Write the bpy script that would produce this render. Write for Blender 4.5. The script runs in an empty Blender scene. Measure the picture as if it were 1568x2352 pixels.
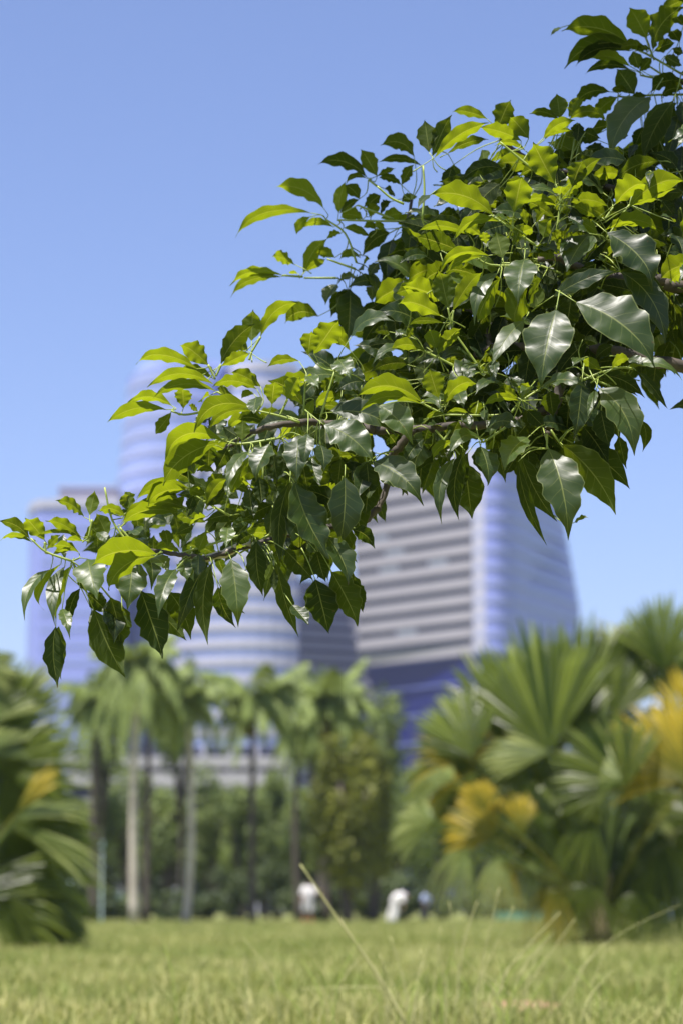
import bpy, bmesh, math, random
import numpy as np
from mathutils import Vector, Matrix
random.seed(7)
rng = np.random.default_rng(7)
C = bpy.context.scene.collection
sc = bpy.context.scene

# ------------------------------------------------------------------ camera
F = 5553.0                       # focal length in units of a 1568 px wide picture
PITCH = math.radians(9.33)
CAMZ = 0.6
cam_d = bpy.data.cameras.new('camera')
cam = bpy.data.objects.new('camera', cam_d); C.objects.link(cam)
cam.location = (0, 0, CAMZ)
cam.rotation_euler = (math.pi/2 + PITCH, 0, 0)
cam_d.sensor_fit = 'VERTICAL'; cam_d.sensor_height = 36; cam_d.sensor_width = 24
cam_d.lens = 85
cam_d.clip_start = 0.1; cam_d.clip_end = 5000
cam_d.dof.use_dof = True
cam_d.dof.focus_distance = 6.0
cam_d.dof.aperture_fstop = 3.0
sc.camera = cam

# ------------------------------------------------------------------ light
SUN = Vector((-0.20, -0.24, 0.93)).normalized()
el = math.asin(SUN.z); az = math.atan2(SUN.x, SUN.y)
w = bpy.data.worlds.new('World'); sc.world = w; w.use_nodes = True
nt = w.node_tree; bg = nt.nodes['Background']
sky = nt.nodes.new('ShaderNodeTexSky'); sky.sky_type = 'NISHITA'
sky.sun_disc = False; sky.sun_elevation = el; sky.sun_rotation = az
sky.air_density = 1.0; sky.dust_density = 1.6; sky.ozone_density = 7.0; sky.altitude = 700
hue = nt.nodes.new('ShaderNodeMix'); hue.data_type = 'RGBA'; hue.blend_type = 'MULTIPLY'; hue.inputs[0].default_value = 1
hue.inputs[7].default_value = (1.08, .935, .93, 1)
nt.links.new(sky.outputs[0], hue.inputs[6]); nt.links.new(hue.outputs[2], bg.inputs[0]); bg.inputs[1].default_value = 0.097
sd = bpy.data.lights.new('sun', 'SUN'); sd.energy = 5.0; sd.angle = math.radians(0.53); sd.color = (1, 0.95, 0.86)
so = bpy.data.objects.new('sun', sd); C.objects.link(so)
so.rotation_euler = SUN.to_track_quat('Z', 'Y').to_euler()
sc.view_settings.view_transform = 'Standard'; sc.view_settings.look = 'None'
sc.view_settings.exposure = 1.05; sc.view_settings.gamma = 1
sc.view_settings.use_curve_mapping = False
sc.view_settings.use_white_balance = True
sc.view_settings.white_balance_temperature = 6350; sc.view_settings.white_balance_tint = 15
sc.cycles.max_bounces = 6; sc.cycles.transmission_bounces = 4; sc.cycles.transparent_max_bounces = 6
sc.cycles.diffuse_bounces = 3; sc.cycles.glossy_bounces = 2
sc.cycles.sample_clamp_indirect = 5; sc.cycles.sample_clamp_direct = 3.5
sc.cycles.use_denoising = True

# ------------------------------------------------------------------ pixel <-> place
cp, sp = math.cos(PITCH), math.sin(PITCH)
def ray(px, py):
    x = (px-784)/F; y = (1176-py)/F
    return Vector((x, cp - y*sp, sp + y*cp))
def pt(px, py, Y):
    d = ray(px, py); t = Y/d.y
    return Vector((d.x*t, Y, CAMZ + d.z*t))
def gpt(px, py):                 # the point of the ground seen at a pixel
    d = ray(px, py); t = -CAMZ/d.z
    return Vector((d.x*t, d.y*t, 0))
def bx(px, Y): return (px-784)/F*Y/0.99

# ------------------------------------------------------------------ object helpers
def link(name, me, parent=None, mat=None):
    o = bpy.data.objects.new(name, me); C.objects.link(o)
    if parent is not None: o.parent = parent
    if mat is not None and len(me.materials) == 0: me.materials.append(mat)
    return o
def tag(o, label=None, cat=None, group=None, kind=None):
    if label: o['label'] = label
    if cat: o['category'] = cat
    if group: o['group'] = group
    if kind: o['kind'] = kind
    return o
def empty(name, loc, label=None, cat=None, group=None):
    o = bpy.data.objects.new(name, None); C.objects.link(o); o.location = loc
    o.empty_display_size = .2
    return tag(o, label, cat, group)
class MB:
    def __init__(s): s.v = []; s.f = []; s.uv = None; s.t = []; s.mi = []
    def add(s, vs, fs, tint=None, mi=0):
        n = len(s.v); s.v += [tuple(p) for p in vs]; s.f += [tuple(i+n for i in q) for q in fs]
        s.t += list(tint) if isinstance(tint, list) else [tint if tint is not None else 0.5]*len(vs); s.mi += [mi]*len(fs)
    def box(s, a, b, tint=None, mi=0):
        x0, y0, z0 = a; x1, y1, z1 = b
        s.add([(x0,y0,z0),(x1,y0,z0),(x1,y1,z0),(x0,y1,z0),(x0,y0,z1),(x1,y0,z1),(x1,y1,z1),(x0,y1,z1)],
              [(0,3,2,1),(4,5,6,7),(0,1,5,4),(1,2,6,5),(2,3,7,6),(3,0,4,7)], tint, mi)
    def tube(s, pts, rad, seg=6, tint=None, mi=0, cap=True):
        pts = [Vector(p) for p in pts]; vs = []; fs = []
        if not hasattr(rad, '__len__'): rad = [rad]*len(pts)
        prev = None
        for i, p in enumerate(pts):
            d = (pts[min(i+1, len(pts)-1)] - pts[max(i-1, 0)])
            if d.length < 1e-9: d = Vector((0,0,1))
            d.normalize()
            if prev is None:
                a = d.cross(Vector((0,0,1)))
                if a.length < .1: a = d.cross(Vector((1,0,0)))
            else: a = prev - d*prev.dot(d)
            a.normalize(); prev = a; b = d.cross(a)
            for k in range(seg):
                t = 2*math.pi*k/seg
                vs.append(p + (a*math.cos(t) + b*math.sin(t))*rad[i])
        for i in range(len(pts)-1):
            for k in range(seg):
                fs.append((i*seg+k, i*seg+(k+1)%seg, (i+1)*seg+(k+1)%seg, (i+1)*seg+k))
        if cap:
            fs.append(tuple(range(seg))[::-1]); fs.append(tuple((len(pts)-1)*seg+k for k in range(seg)))
        s.add(vs, fs, tint, mi)
    def build(s, name, mats, parent=None, smooth=False):
        me = bpy.data.meshes.new(name); me.from_pydata(s.v, [], s.f)
        at = me.attributes.new('tint', 'FLOAT', 'POINT'); at.data.foreach_set('value', s.t)
        if not isinstance(mats, (list, tuple)): mats = [mats]
        for m in mats: me.materials.append(m)
        if len(mats) > 1: me.polygons.foreach_set('material_index', s.mi)
        if smooth: me.polygons.foreach_set('use_smooth', [True]*len(me.polygons))
        me.update(); return link(name, me, parent)
    def buildw(s, name, mat, root):      # shapes given in place: make them relative to their thing
        o = root.location; s.v = [(x-o.x, y-o.y, z-o.z) for x, y, z in s.v]
        return s.build(name, mat, root)
def smoothpath(pts, n=6, jit=0):
    pts = [Vector(p) for p in pts]
    if len(pts) == 2: pts = [pts[0], pts[0].lerp(pts[1], .5) , pts[1]]
    P = [pts[0]*2-pts[1]] + pts + [pts[-1]*2-pts[-2]]; out = []
    for i in range(1, len(P)-2):
        for k in range(n):
            t = k/n; a, b, c, d = P[i-1], P[i], P[i+1], P[i+2]
            q = .5*((2*b) + (c-a)*t + (2*a-5*b+4*c-d)*t*t + (3*b-a-3*c+d)*t**3)
            if jit: q = q + Vector((random.uniform(-jit,jit), random.uniform(-jit,jit), random.uniform(-jit,jit)))
            out.append(q)
    out.append(pts[-1]); return out

# ------------------------------------------------------------------ materials
def new_mat(name):
    m = bpy.data.materials.new(name); m.use_nodes = True
    return m, m.node_tree, m.node_tree.nodes['Principled BSDF']
def N(nt, t, **k):
    n = nt.nodes.new(t)
    for a, b in k.items(): setattr(n, a, b)
    return n
def mathn(nt, op, a, b=None, clamp=False):
    n = nt.nodes.new('ShaderNodeMath'); n.operation = op; n.use_clamp = clamp
    for i, v in enumerate((a, b)):
        if v is None: continue
        if isinstance(v, (int, float)): n.inputs[i].default_value = v
        else: nt.links.new(v, n.inputs[i])
    return n.outputs[0]
def mix(nt, fac, a, b, mode='MIX'):
    n = nt.nodes.new('ShaderNodeMix'); n.data_type = 'RGBA'; n.blend_type = mode
    for i, v in ((0, fac), (6, a), (7, b)):
        if isinstance(v, (int, float)): n.inputs[i].default_value = v
        elif isinstance(v, tuple): n.inputs[i].default_value = (*v[:3], 1)
        else: nt.links.new(v, n.inputs[i])
    return n.outputs[2]
def noise(nt, scale, detail=3, coord='Object', rough=.5):
    tc = N(nt, 'ShaderNodeTexCoord'); n = N(nt, 'ShaderNodeTexNoise')
    n.inputs['Scale'].default_value = scale; n.inputs['Detail'].default_value = detail
    n.inputs['Roughness'].default_value = rough
    nt.links.new(tc.outputs[coord], n.inputs['Vector']); return n.outputs['Fac']
def simple(name, c1, c2=None, scale=5, rough=.7, bump=0, spec=.5, metal=0):
    m, nt, b = new_mat(name)
    c2 = c2 or tuple(x*.75 for x in c1)
    f = noise(nt, scale, 5)
    ramp = N(nt, 'ShaderNodeMapRange'); ramp.inputs[1].default_value = .3; ramp.inputs[2].default_value = .7
    nt.links.new(f, ramp.inputs[0])
    nt.links.new(mix(nt, ramp.outputs[0], c1, c2), b.inputs['Base Color'])
    b.inputs['Roughness'].default_value = rough; b.inputs['Specular IOR Level'].default_value = spec
    b.inputs['Metallic'].default_value = metal
    if bump:
        bp = N(nt, 'ShaderNodeBump'); bp.inputs['Strength'].default_value = bump
        nt.links.new(f, bp.inputs['Height']); nt.links.new(bp.outputs[0], b.inputs['Normal'])
    return m
def foliage(name, dark, light, trans, rough=.55, tf=.4, spec=.4):
    """thin leaf material: tint attribute picks the leaf's own colour, light passes through"""
    m, nt, b = new_mat(name)
    at = N(nt, 'ShaderNodeAttribute'); at.attribute_name = 'tint'
    col = mix(nt, at.outputs['Fac'], dark, light)
    nt.links.new(col, b.inputs['Base Color']); b.inputs['Roughness'].default_value = rough
    b.inputs['Specular IOR Level'].default_value = spec
    tr = N(nt, 'ShaderNodeBsdfTranslucent')
    nt.links.new(mix(nt, at.outputs['Fac'], tuple(x*.7 for x in trans), trans), tr.inputs[0])
    mx = N(nt, 'ShaderNodeMixShader'); mx.inputs[0].default_value = tf
    nt.links.new(b.outputs[0], mx.inputs[1]); nt.links.new(tr.outputs[0], mx.inputs[2])
    nt.links.new(mx.outputs[0], nt.nodes['Material Output'].inputs[0])
    return m
def leaf_material():
    m, nt, b = new_mat('broad_leaf')
    at = N(nt, 'ShaderNodeAttribute'); at.attribute_name = 'tint'
    tint = at.outputs['Fac']
    uv = N(nt, 'ShaderNodeUVMap'); uv.uv_map = 'UVMap'
    sep = N(nt, 'ShaderNodeSeparateXYZ'); nt.links.new(uv.outputs[0], sep.inputs[0])
    u = mathn(nt, 'ABSOLUTE', mathn(nt, 'SUBTRACT', mathn(nt, 'MULTIPLY', sep.outputs[0], 2), 1))
    v = sep.outputs[1]
    mid = mathn(nt, 'SUBTRACT', 1, mathn(nt, 'DIVIDE', u, .05), True)
    lat = mathn(nt, 'FRACT', mathn(nt, 'MULTIPLY', mathn(nt, 'SUBTRACT', v, mathn(nt, 'MULTIPLY', mathn(nt, 'POWER', u, .8), .16)), 8))
    lat = mathn(nt, 'ABSOLUTE', mathn(nt, 'SUBTRACT', lat, .5))
    vein = mathn(nt, 'SUBTRACT', 1, mathn(nt, 'DIVIDE', mathn(nt, 'SUBTRACT', .5, lat), .06), True)
    vein = mathn(nt, 'MULTIPLY', vein, mathn(nt, 'SUBTRACT', 1, u))
    veins = mathn(nt, 'MAXIMUM', mid, mathn(nt, 'MULTIPLY', vein, .45), True)
    pat = noise(nt, 22, 4)
    geo = N(nt, 'ShaderNodeNewGeometry')
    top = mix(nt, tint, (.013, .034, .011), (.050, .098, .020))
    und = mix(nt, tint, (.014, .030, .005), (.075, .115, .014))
    base = mix(nt, geo.outputs['Backfacing'], top, und)
    base = mix(nt, mathn(nt, 'MULTIPLY', pat, .35), base, (.06, .08, .02))
    base = mix(nt, mathn(nt, 'MULTIPLY', veins, .8), base, (.26, .30, .09))
    base = mix(nt, mathn(nt, 'MULTIPLY', mathn(nt, 'GREATER_THAN', u, .955), .6), base, (.24, .28, .08))
    spot = noise(nt, 75, 2); old = mathn(nt, 'SUBTRACT', 1, tint)  # low tint means age, and painted-in shade on the dark kinds
    sm = N(nt, 'ShaderNodeMapRange'); nt.links.new(spot, sm.inputs[0]); sm.inputs[1].default_value = .70; sm.inputs[2].default_value = .76
    edge = mathn(nt, 'MULTIPLY', mathn(nt, 'GREATER_THAN', mathn(nt, 'ADD', v, mathn(nt, 'MULTIPLY', pat, .5)), 1.27), old)
    dmg = mathn(nt, 'MAXIMUM', mathn(nt, 'MULTIPLY', sm.outputs[0], .8), edge, True)
    base = mix(nt, dmg, base, (.10, .065, .02))
    nt.links.new(base, b.inputs['Base Color'])
    r = N(nt, 'ShaderNodeMapRange'); nt.links.new(pat, r.inputs[0]); r.inputs[3].default_value = .30; r.inputs[4].default_value = .50
    rr = mathn(nt, 'ADD', r.outputs[0], mathn(nt, 'MULTIPLY', geo.outputs['Backfacing'], .3))
    nt.links.new(rr, b.inputs['Roughness']); nt.links.new(mathn(nt, 'SUBTRACT', .58, mathn(nt, 'MULTIPLY', geo.outputs['Backfacing'], .36)), b.inputs['Specular IOR Level'])
    bp = N(nt, 'ShaderNodeBump'); bp.inputs['Strength'].default_value = .3; bp.inputs['Distance'].default_value = .0015
    hgt = mathn(nt, 'ADD', mathn(nt, 'MULTIPLY', veins, -1), mathn(nt, 'MULTIPLY', lat, 1.2))
    nt.links.new(hgt, bp.inputs['Height']); nt.links.new(bp.outputs[0], b.inputs['Normal'])
    tr = N(nt, 'ShaderNodeBsdfTranslucent')
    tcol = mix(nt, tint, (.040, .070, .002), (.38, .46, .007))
    tcol = mix(nt, mathn(nt, 'MULTIPLY', veins, .7), tcol, (.62, .60, .08))
    tcol = mix(nt, mathn(nt, 'MULTIPLY', pat, .3), tcol, (.15, .22, .005))
    nt.links.new(tcol, tr.inputs[0])
    mx = N(nt, 'ShaderNodeMixShader'); mx.inputs[0].default_value = .5
    nt.links.new(b.outputs[0], mx.inputs[1]); nt.links.new(tr.outputs[0], mx.inputs[2])
    nt.links.new(mx.outputs[0], nt.nodes['Material Output'].inputs[0])
    return m
M = {}
M['leaf'] = leaf_material()
M['stalk'] = simple('leaf_stalk', (.30, .36, .06), (.18, .25, .04), 30, .5)
M['bark'] = simple('bark', (.10, .08, .06), (.035, .03, .024), 40, .85, .5)
M['palebark'] = simple('pale_bark', (.52, .47, .38), (.34, .30, .24), 3, .85, .4)
M['fan'] = foliage('fan_palm_leaf', (.014, .036, .004), (.20, .25, .035), (.28, .37, .016), .40, .38, .5)
M['fanpale'] = foliage('fan_palm_leaf_pale', (.07, .12, .020), (.42, .46, .16), (.36, .42, .08), .38, .36, .5)
M['fanyellow'] = foliage('fan_palm_leaf_yellow', (.07, .11, .015), (.50, .38, .03), (.50, .38, .02), .5, .34, .3)
M['fandead'] = foliage('fan_palm_leaf_dry', (.10, .08, .04), (.26, .20, .11), (.2, .15, .06), .8, .15, .2)
M['pinnate'] = foliage('pinnate_palm_leaf', (.05, .085, .024), (.26, .33, .085), (.30, .37, .05), .6, .3, .3)
M['pinnateyel'] = foliage('palm_flower_stalk', (.20, .17, .03), (.34, .27, .04), (.3, .25, .03), .6, .2)
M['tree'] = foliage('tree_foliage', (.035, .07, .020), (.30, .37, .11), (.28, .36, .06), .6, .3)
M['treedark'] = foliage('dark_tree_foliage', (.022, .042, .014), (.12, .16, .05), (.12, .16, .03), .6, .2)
M['treeyel'] = foliage('tree_foliage_yellow_green', (.06, .085, .012), (.26, .27, .03), (.30, .33, .02), .6, .3)
M['grass'] = foliage('grass_blades', (.13, .19, .030), (.46, .43, .18), (.32, .36, .06), .6, .3, .2)
M['straw'] = simple('straw', (.40, .38, .16), (.30, .31, .11), 6, .7)

# ------------------------------------------------------------------ ground
def make_haze():
    me = bpy.data.meshes.new('haze'); mb = [(-2600,-80,-1.2),(2600,-80,-1.2),(2600,2600,-1.2),(-2600,2600,-1.2)]
    v = mb + [(x, y, 150) for x, y, z in mb]
    me.from_pydata(v, [], [(0,3,2,1),(4,5,6,7),(0,1,5,4),(1,2,6,5),(2,3,7,6),(3,0,4,7)])
    m = bpy.data.materials.new('haze_air'); m.use_nodes = True; nt = m.node_tree; nt.nodes.clear()
    o = nt.nodes.new('ShaderNodeOutputMaterial'); p = nt.nodes.new('ShaderNodeVolumePrincipled')
    p.inputs['Color'].default_value = (.72, .82, 1, 1); p.inputs['Density'].default_value = .00012; p.inputs['Anisotropy'].default_value = .2
    nt.links.new(p.outputs[0], o.inputs['Volume']); tag(link('haze', me, None, m), kind='stuff')
make_haze()
def make_ground():
    me = bpy.data.meshes.new('ground')
    s = 2500
    me.from_pydata([(-s,-60,0),(s,-60,0),(s,s,0),(-s,s,0)], [], [(0,1,2,3)])
    m, nt, b = new_mat('lawn')
    f1 = noise(nt, .35, 6); f2 = noise(nt, 9, 5); f3 = noise(nt, .05, 3)
    r1 = N(nt, 'ShaderNodeMapRange'); nt.links.new(f1, r1.inputs[0]); r1.inputs[1].default_value=.35; r1.inputs[2].default_value=.65
    c = mix(nt, r1.outputs[0], (.11, .16, .032), (.22, .235, .07))
    c = mix(nt, mathn(nt, 'MULTIPLY', f2, .6), c, (.26, .24, .11))
    c = mix(nt, mathn(nt, 'MULTIPLY', f3, .3), c, (.12, .15, .04))
    nt.links.new(c, b.inputs['Base Color']); b.inputs['Roughness'].default_value = .95
    b.inputs['Specular IOR Level'].default_value = .1
    bp = N(nt, 'ShaderNodeBump'); bp.inputs['Strength'].default_value = .8; bp.inputs['Distance'].default_value = .1
    nt.links.new(f2, bp.inputs['Height']); nt.links.new(bp.outputs[0], b.inputs['Normal'])
    tag(link('ground', me, None, m), kind='structure')
make_ground()

# ------------------------------------------------------------------ buildings
def bmat(name, c, rough, spec=.5, metal=0, c2=None, scale=.06):
    return simple(name, c, c2 or tuple(x*.88 for x in c), scale, rough, 0, spec, metal)
M['spandrel'] = bmat('mauve_concrete', (.33, .315, .34), .8)
M['darkglass'] = bmat('dark_window_glass', (.015, .025, .055), .5, .2)
M['violetglass'] = bmat('violet_curtain_glass', (.21, .25, .56), .4, .5, 0, (.24, .28, .60))
M['blueglass'] = bmat('blue_curtain_glass', (.27, .33, .58), .35, .5)
M['softband'] = bmat('soft_blue_band', (.32, .36, .55), .6)
M['paleband'] = bmat('pale_facade_band', (.42, .42, .50), .6)
M['brightband'] = bmat('painted_highlight', (.44, .44, .53), .55)
M['navy'] = bmat('navy_base_glass', (.016, .02, .13), .4, .3)
M['crownmat'] = bmat('brown_grey_cladding', (.36, .32, .31), .8)
M['white'] = bmat('white_concrete', (.36, .35, .36), .7)
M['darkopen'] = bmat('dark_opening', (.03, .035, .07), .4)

def loft(name, plan, zs, mat, parent):
    """closed walls through the plan outline at each height, with a flat roof; faces know their material"""
    mb = MB(); rings = [plan(z) for z in zs]; n = len(rings[0])
    vs = [(x, y, z) for z, r in zip(zs, rings) for x, y in r]
    fs = [(i*n+k, i*n+(k+1)%n, (i+1)*n+(k+1)%n, (i+1)*n+k) for i in range(len(zs)-1) for k in range(n)]
    fs.append(tuple((len(zs)-1)*n+k for k in range(n)))
    mb.add(vs, fs); return mb.buildw(name, mat, parent)
def ribbon(name, line, z0, z1, out, mat, parent, inner=.1):
    """a band of cladding that follows the facade line and stands proud of it"""
    a, b = line(z0), line(z1)
    def off(r, d):
        o = []
        for i, (x, y) in enumerate(r):
            p, q = r[max(i-1, 0)], r[min(i+1, len(r)-1)]
            tx, ty = q[0]-p[0], q[1]-p[1]; L = math.hypot(tx, ty)
            o.append((x + ty/L*d, y - tx/L*d))
        return o
    A, B, A2, B2 = off(a, out), off(b, out), off(a, -inner), off(b, -inner)
    n = len(a); vs = [(x,y,z0) for x,y in A]+[(x,y,z1) for x,y in B]+[(x,y,z0) for x,y in A2]+[(x,y,z1) for x,y in B2]
    fs = []
    for k in range(n-1):
        fs += [(k,k+1,n+k+1,n+k), (n+k,n+k+1,3*n+k+1,3*n+k), (2*n+k,2*n+k+1,k+1,k)]
    fs += [(0,n,3*n,2*n), (n-1,3*n-1,4*n-1,2*n-1)]
    mb = MB(); mb.add(vs, fs); return mb.buildw(name, mat, parent)
def quad(a, c, b, n=10):
    return [((1-t)**2*a[0]+2*t*(1-t)*c[0]+t*t*b[0], (1-t)**2*a[1]+2*t*(1-t)*c[1]+t*t*b[1]) for t in [i/n for i in range(n+1)]]
def zr(py, Y, px=784): return pt(px, py, Y).z

# right tower: striped left face, curved corner, flared right face
def right_tower():
    Y1, Y0, Y3 = 565, 594, 604
    root = empty('office_tower', (bx(1085, Y1), Y1, 0), 'tall office tower with grey striped face, curved violet glass corner and flared right side', 'building')
    z_top, z_mid = zr(1035, Y1), zr(1502, Y1)
    def lerp(z, pairs):
        if z <= pairs[0][0]: return pairs[0][1]
        for (a, p), (b, q) in zip(pairs, pairs[1:]):
            if z <= b: return p + (q-p)*(z-a)/(b-a)
        return pairs[-1][1]
    lx = lambda z: lerp(z, [(0, 905), (zr(1620, Y0), 872), (zr(1508, Y0), 824), (zr(1200, Y0), 812), (zr(1035, Y0), 806)])
    rx = lambda z: lerp(z, [(0, 1352), (zr(1390, Y3), 1326), (zr(1170, Y3), 1289), (zr(1035, Y3), 1262)])
    inv = Vector((bx(1085, Y1), Y1, 0))
    def left(z): return [(bx(lx(z), Y0), Y0), (bx(1085, Y1), Y1)]
    def corner(z): return quad((bx(1085, Y1), Y1), (bx(1160, Y1-9), Y1-9), (bx(1206, Y1+9), Y1+9), 10)
    def right(z): return [(bx(1206, Y1+9), Y1+9), (bx(rx(z), Y3), Y3)]
    def plan(z):
        r = left(z) + corner(z)[1:] + right(z)[1:]
        return r + [(bx(rx(z), Y3)-6, Y3+40), (bx(lx(z), Y0)+8, Y0+36)]
    zs = [0, z_mid, z_top*.8, z_top]
    zz = sorted(set([0, zr(1620, Y0), z_mid, zr(1390, Y3), zr(1200, Y0), zr(1170, Y3), z_top]))
    loft('wall', plan, zz, M['violetglass'], root)
    # dark glazing behind the striped face
    sub = lambda f: (lambda z: f(z))
    zk_ = zr(1620, Y0)
    ribbon('base_glazing', left, 0.3, zk_, .25, M['navy'], root)
    ribbon('base_glazing', left, zk_+.02, z_mid-.3, .25, M['navy'], root)
    ribbon('base_glazing', corner, 0.3, z_mid-.3, .15, M['navy'], root)
    ribbon('parapet', left, zr(1080, Y1), z_top+.6, .5, M['paleband'], root)
    for k in range(1, 9):
        zk = z_mid*k/9; ribbon('mullion', left, zk, zk+.35, .38, M['violetglass'], root)
    step = (zr(1130, Y1)-zr(1168, Y1)); z = z_mid; i = 0
    while z < zr(1090, Y1):
        ribbon('spandrel', left, z, z+step*.60, .5, M['spandrel'], root)
        ribbon('glazing', left, z+step*.605, z+step*.995, .2, M['darkglass'], root)
        z += step
    rb = random.Random(4); M['blind'] = bmat('window_blind', (.22, .26, .32), .5)
    for k in range(9):
        t0 = rb.uniform(.05, .8); t1 = t0 + rb.uniform(.06, .18); zk = z_mid + step*(.60+rb.randrange(1, 11))
        seg = lambda z_, a=t0, b=t1: [tuple(left(z_)[0][i]+(left(z_)[1][i]-left(z_)[0][i])*q for i in (0, 1)) for q in (a, b)]
        ribbon('window_blind', seg, zk+.05, zk+step*.34, .24, M['blind'], root)
    z = z_mid-3*step
    while z < z_top-1:
        ribbon('corner_band', corner, z, z+step*.16, .25, M['softband'], root)
        ribbon('side_band', right, z, z+step*.30, .25, M['blueglass'], root)
        z += step; i += 1
    ribbon('corner_highlight', lambda z: corner(z)[:3], z_mid, z_top, .20, M['brightband'], root)  # sun highlight on the curved corner, painted as a bright strip
    pm = MB(); pm.box((bx(960, Y1)+2, Y1+30, z_top-1), (bx(1150, Y1), Y1+42, z_top+4)); pm.buildw('plant_room', M['crownmat'], root)
right_tower()

def middle_block():
    Y = 640; root = empty('striped_office_block', (bx(755, Y), Y, 0), 'lower grey office block with thin stripes between the two towers', 'building')
    f = lambda z: [(bx(668, Y-14), Y-14), (bx(900, Y), Y)]
    plan = lambda z: f(z) + [(bx(900, Y), Y+30), (bx(668, Y-14), Y+30)]
    zt = zr(1345, Y); loft('wall', plan, [0, zt], M['darkglass'], root)
    st = zr(1400, Y)-zr(1426, Y); z = 4
    while z < zt-1:
        ribbon('spandrel', f, z, z+st*.62, .3, M['paleband'], root); z += st
middle_block()

def round_tower():
    Y = 620; root = empty('round_tower', (bx(400, Y), Y, 0), 'round pale blue glass tower with thin bands rising behind the leafy branch', 'building')
    def edge(z):
        zb, zt = zr(1130, Y), zr(860, Y)
        return 265 + 24*max(0, min(1, (z-zb)/(zt-zb)))
    def front(z): return quad((bx(edge(z), Y+12), Y+12), (bx(300, Y-16), Y-16), (bx(520, Y-2), Y-2), 12)
    plan = lambda z: front(z) + [(bx(530, Y+10), Y+10), (bx(520, Y+30), Y+30), (bx(edge(z), Y+12)+6, Y+30)]
    zt = zr(852, Y)
    loft('wall', plan, [0, zr(1130, Y), zr(860, Y), zt], M['blueglass'], root)
    st = zr(1000, Y)-zr(1041, Y); z = 3
    while z < zt-2:
        ribbon('facade_band', front, z, z+st*.32, .25, M['softband'], root); z += st
    ribbon('edge_glazing', lambda z: front(z)[:3], 0, zt, .12, M['violetglass'], root)
    cap = lambda z: [(x*.995+bx(400, Y)*.005, y+3) for x, y in plan(z)]
    loft('roof', lambda z: [(p[0]+(bx(400,Y)-p[0])*(.05+.05*(z-zt)), p[1]+(Y+8-p[1])*.06) for p in plan(zt)], [zt-.5, zt+2.2], M['blueglass'], root)
round_tower()

def sail_tower():
    Y = 600; root = empty('slanted_office_tower', (bx(570, Y), Y, 0), 'bright banded glass tower with slanted dark edge behind the middle of the branch', 'building')
    def lft(z):
        za, zb = zr(1110, Y), zr(850, Y); t = (z-za)/(zb-za)
        return 430 + 92*max(-.25, min(1.2, t))
    f = lambda z: quad((bx(lft(z), Y), Y), (bx(570, Y-12), Y-12), (bx(684, Y-2), Y-2), 8)
    plan = lambda z: f(z) + [(bx(684, Y-2), Y+34), (bx(lft(z), Y)+4, Y+34)]
    zt = zr(842, Y); zz = [0, zr(1160, Y), zr(1110, Y), zr(850, Y), zt]
    loft('wall', plan, zz, M['blueglass'], root)
    ribbon('edge_fin', lambda z: [(bx(lft(z)-9, Y-3), Y-3), (bx(lft(z)+5, Y-5), Y-5)], zr(1160, Y), zr(850, Y), .4, M['navy'], root)
    st = zr(1400, Y)-zr(1440, Y); z = 3
    while z < zt-2:
        ribbon('facade_band', f, z, z+st*.5, .3, M['paleband'], root); z += st
sail_tower()

def low_block():
    Y = 596; root = empty('corner_office_block', (bx(165, Y), Y, 0), 'lower violet glass block with brown penthouse at the left edge', 'building')
    f = lambda z: quad((bx(66, Y+8), Y+8), (bx(72, Y-3), Y-3), (bx(95, Y-4), Y-4), 5) + [(bx(275, Y-6), Y-6)]
    plan = lambda z: f(z) + [(bx(275, Y-6), Y+30), (bx(66, Y+8), Y+30)]
    zt = zr(1158, Y); loft('wall', plan, [0, zt], M['violetglass'], root)
    ribbon('roof_edge', f, zt-1.6, zt+.5, .4, M['paleband'], root)
    st = 4.2; z = zt-7
    while z > 4:
        ribbon('facade_band', lambda z: f(z)[5:], z, z+.7, .15, M['blueglass'], root); z -= st
    p = MB(); p.box((bx(126, Y), Y+6, zt-.5), (bx(262, Y), Y+24, zr(1112, Y))); p.buildw('penthouse', M['crownmat'], root)
    p = MB(); p.box((bx(124, Y), Y+5.6, zr(1112, Y)), (bx(264, Y), Y+24.4, zr(1106, Y))); p.buildw('roof', M['paleband'], root)
low_block()

def podium():
    Y = 300; root = empty('car_park_building', (bx(430, Y), Y, 0), 'low white car park with open dark decks behind the palm trunks', 'building')
    x0, x1 = bx(150, Y), bx(668, Y)
    mb = MB(); mb.box((x0+.5, Y+1.5, 0), (x1-.5, Y+22, zr(1712, Y))); mb.buildw('wall', M['darkopen'], root)
    for a, b in ((1762, 1737), (1806, 1774), (1850, 1835)):
        mb = MB(); mb.box((x0, Y, zr(a, Y)), (x1, Y+23, zr(b, Y))); mb.buildw('floor_slab', M['white'], root)
    for i in range(9):
        x = x0 + .6 + (x1-x0-1.6)*i/8
        mb = MB(); mb.box((x, Y+.6, 0), (x+.5, Y+1.3, zr(1712, Y))); mb.buildw('pillar', M['paleband'], root)
podium()

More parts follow.
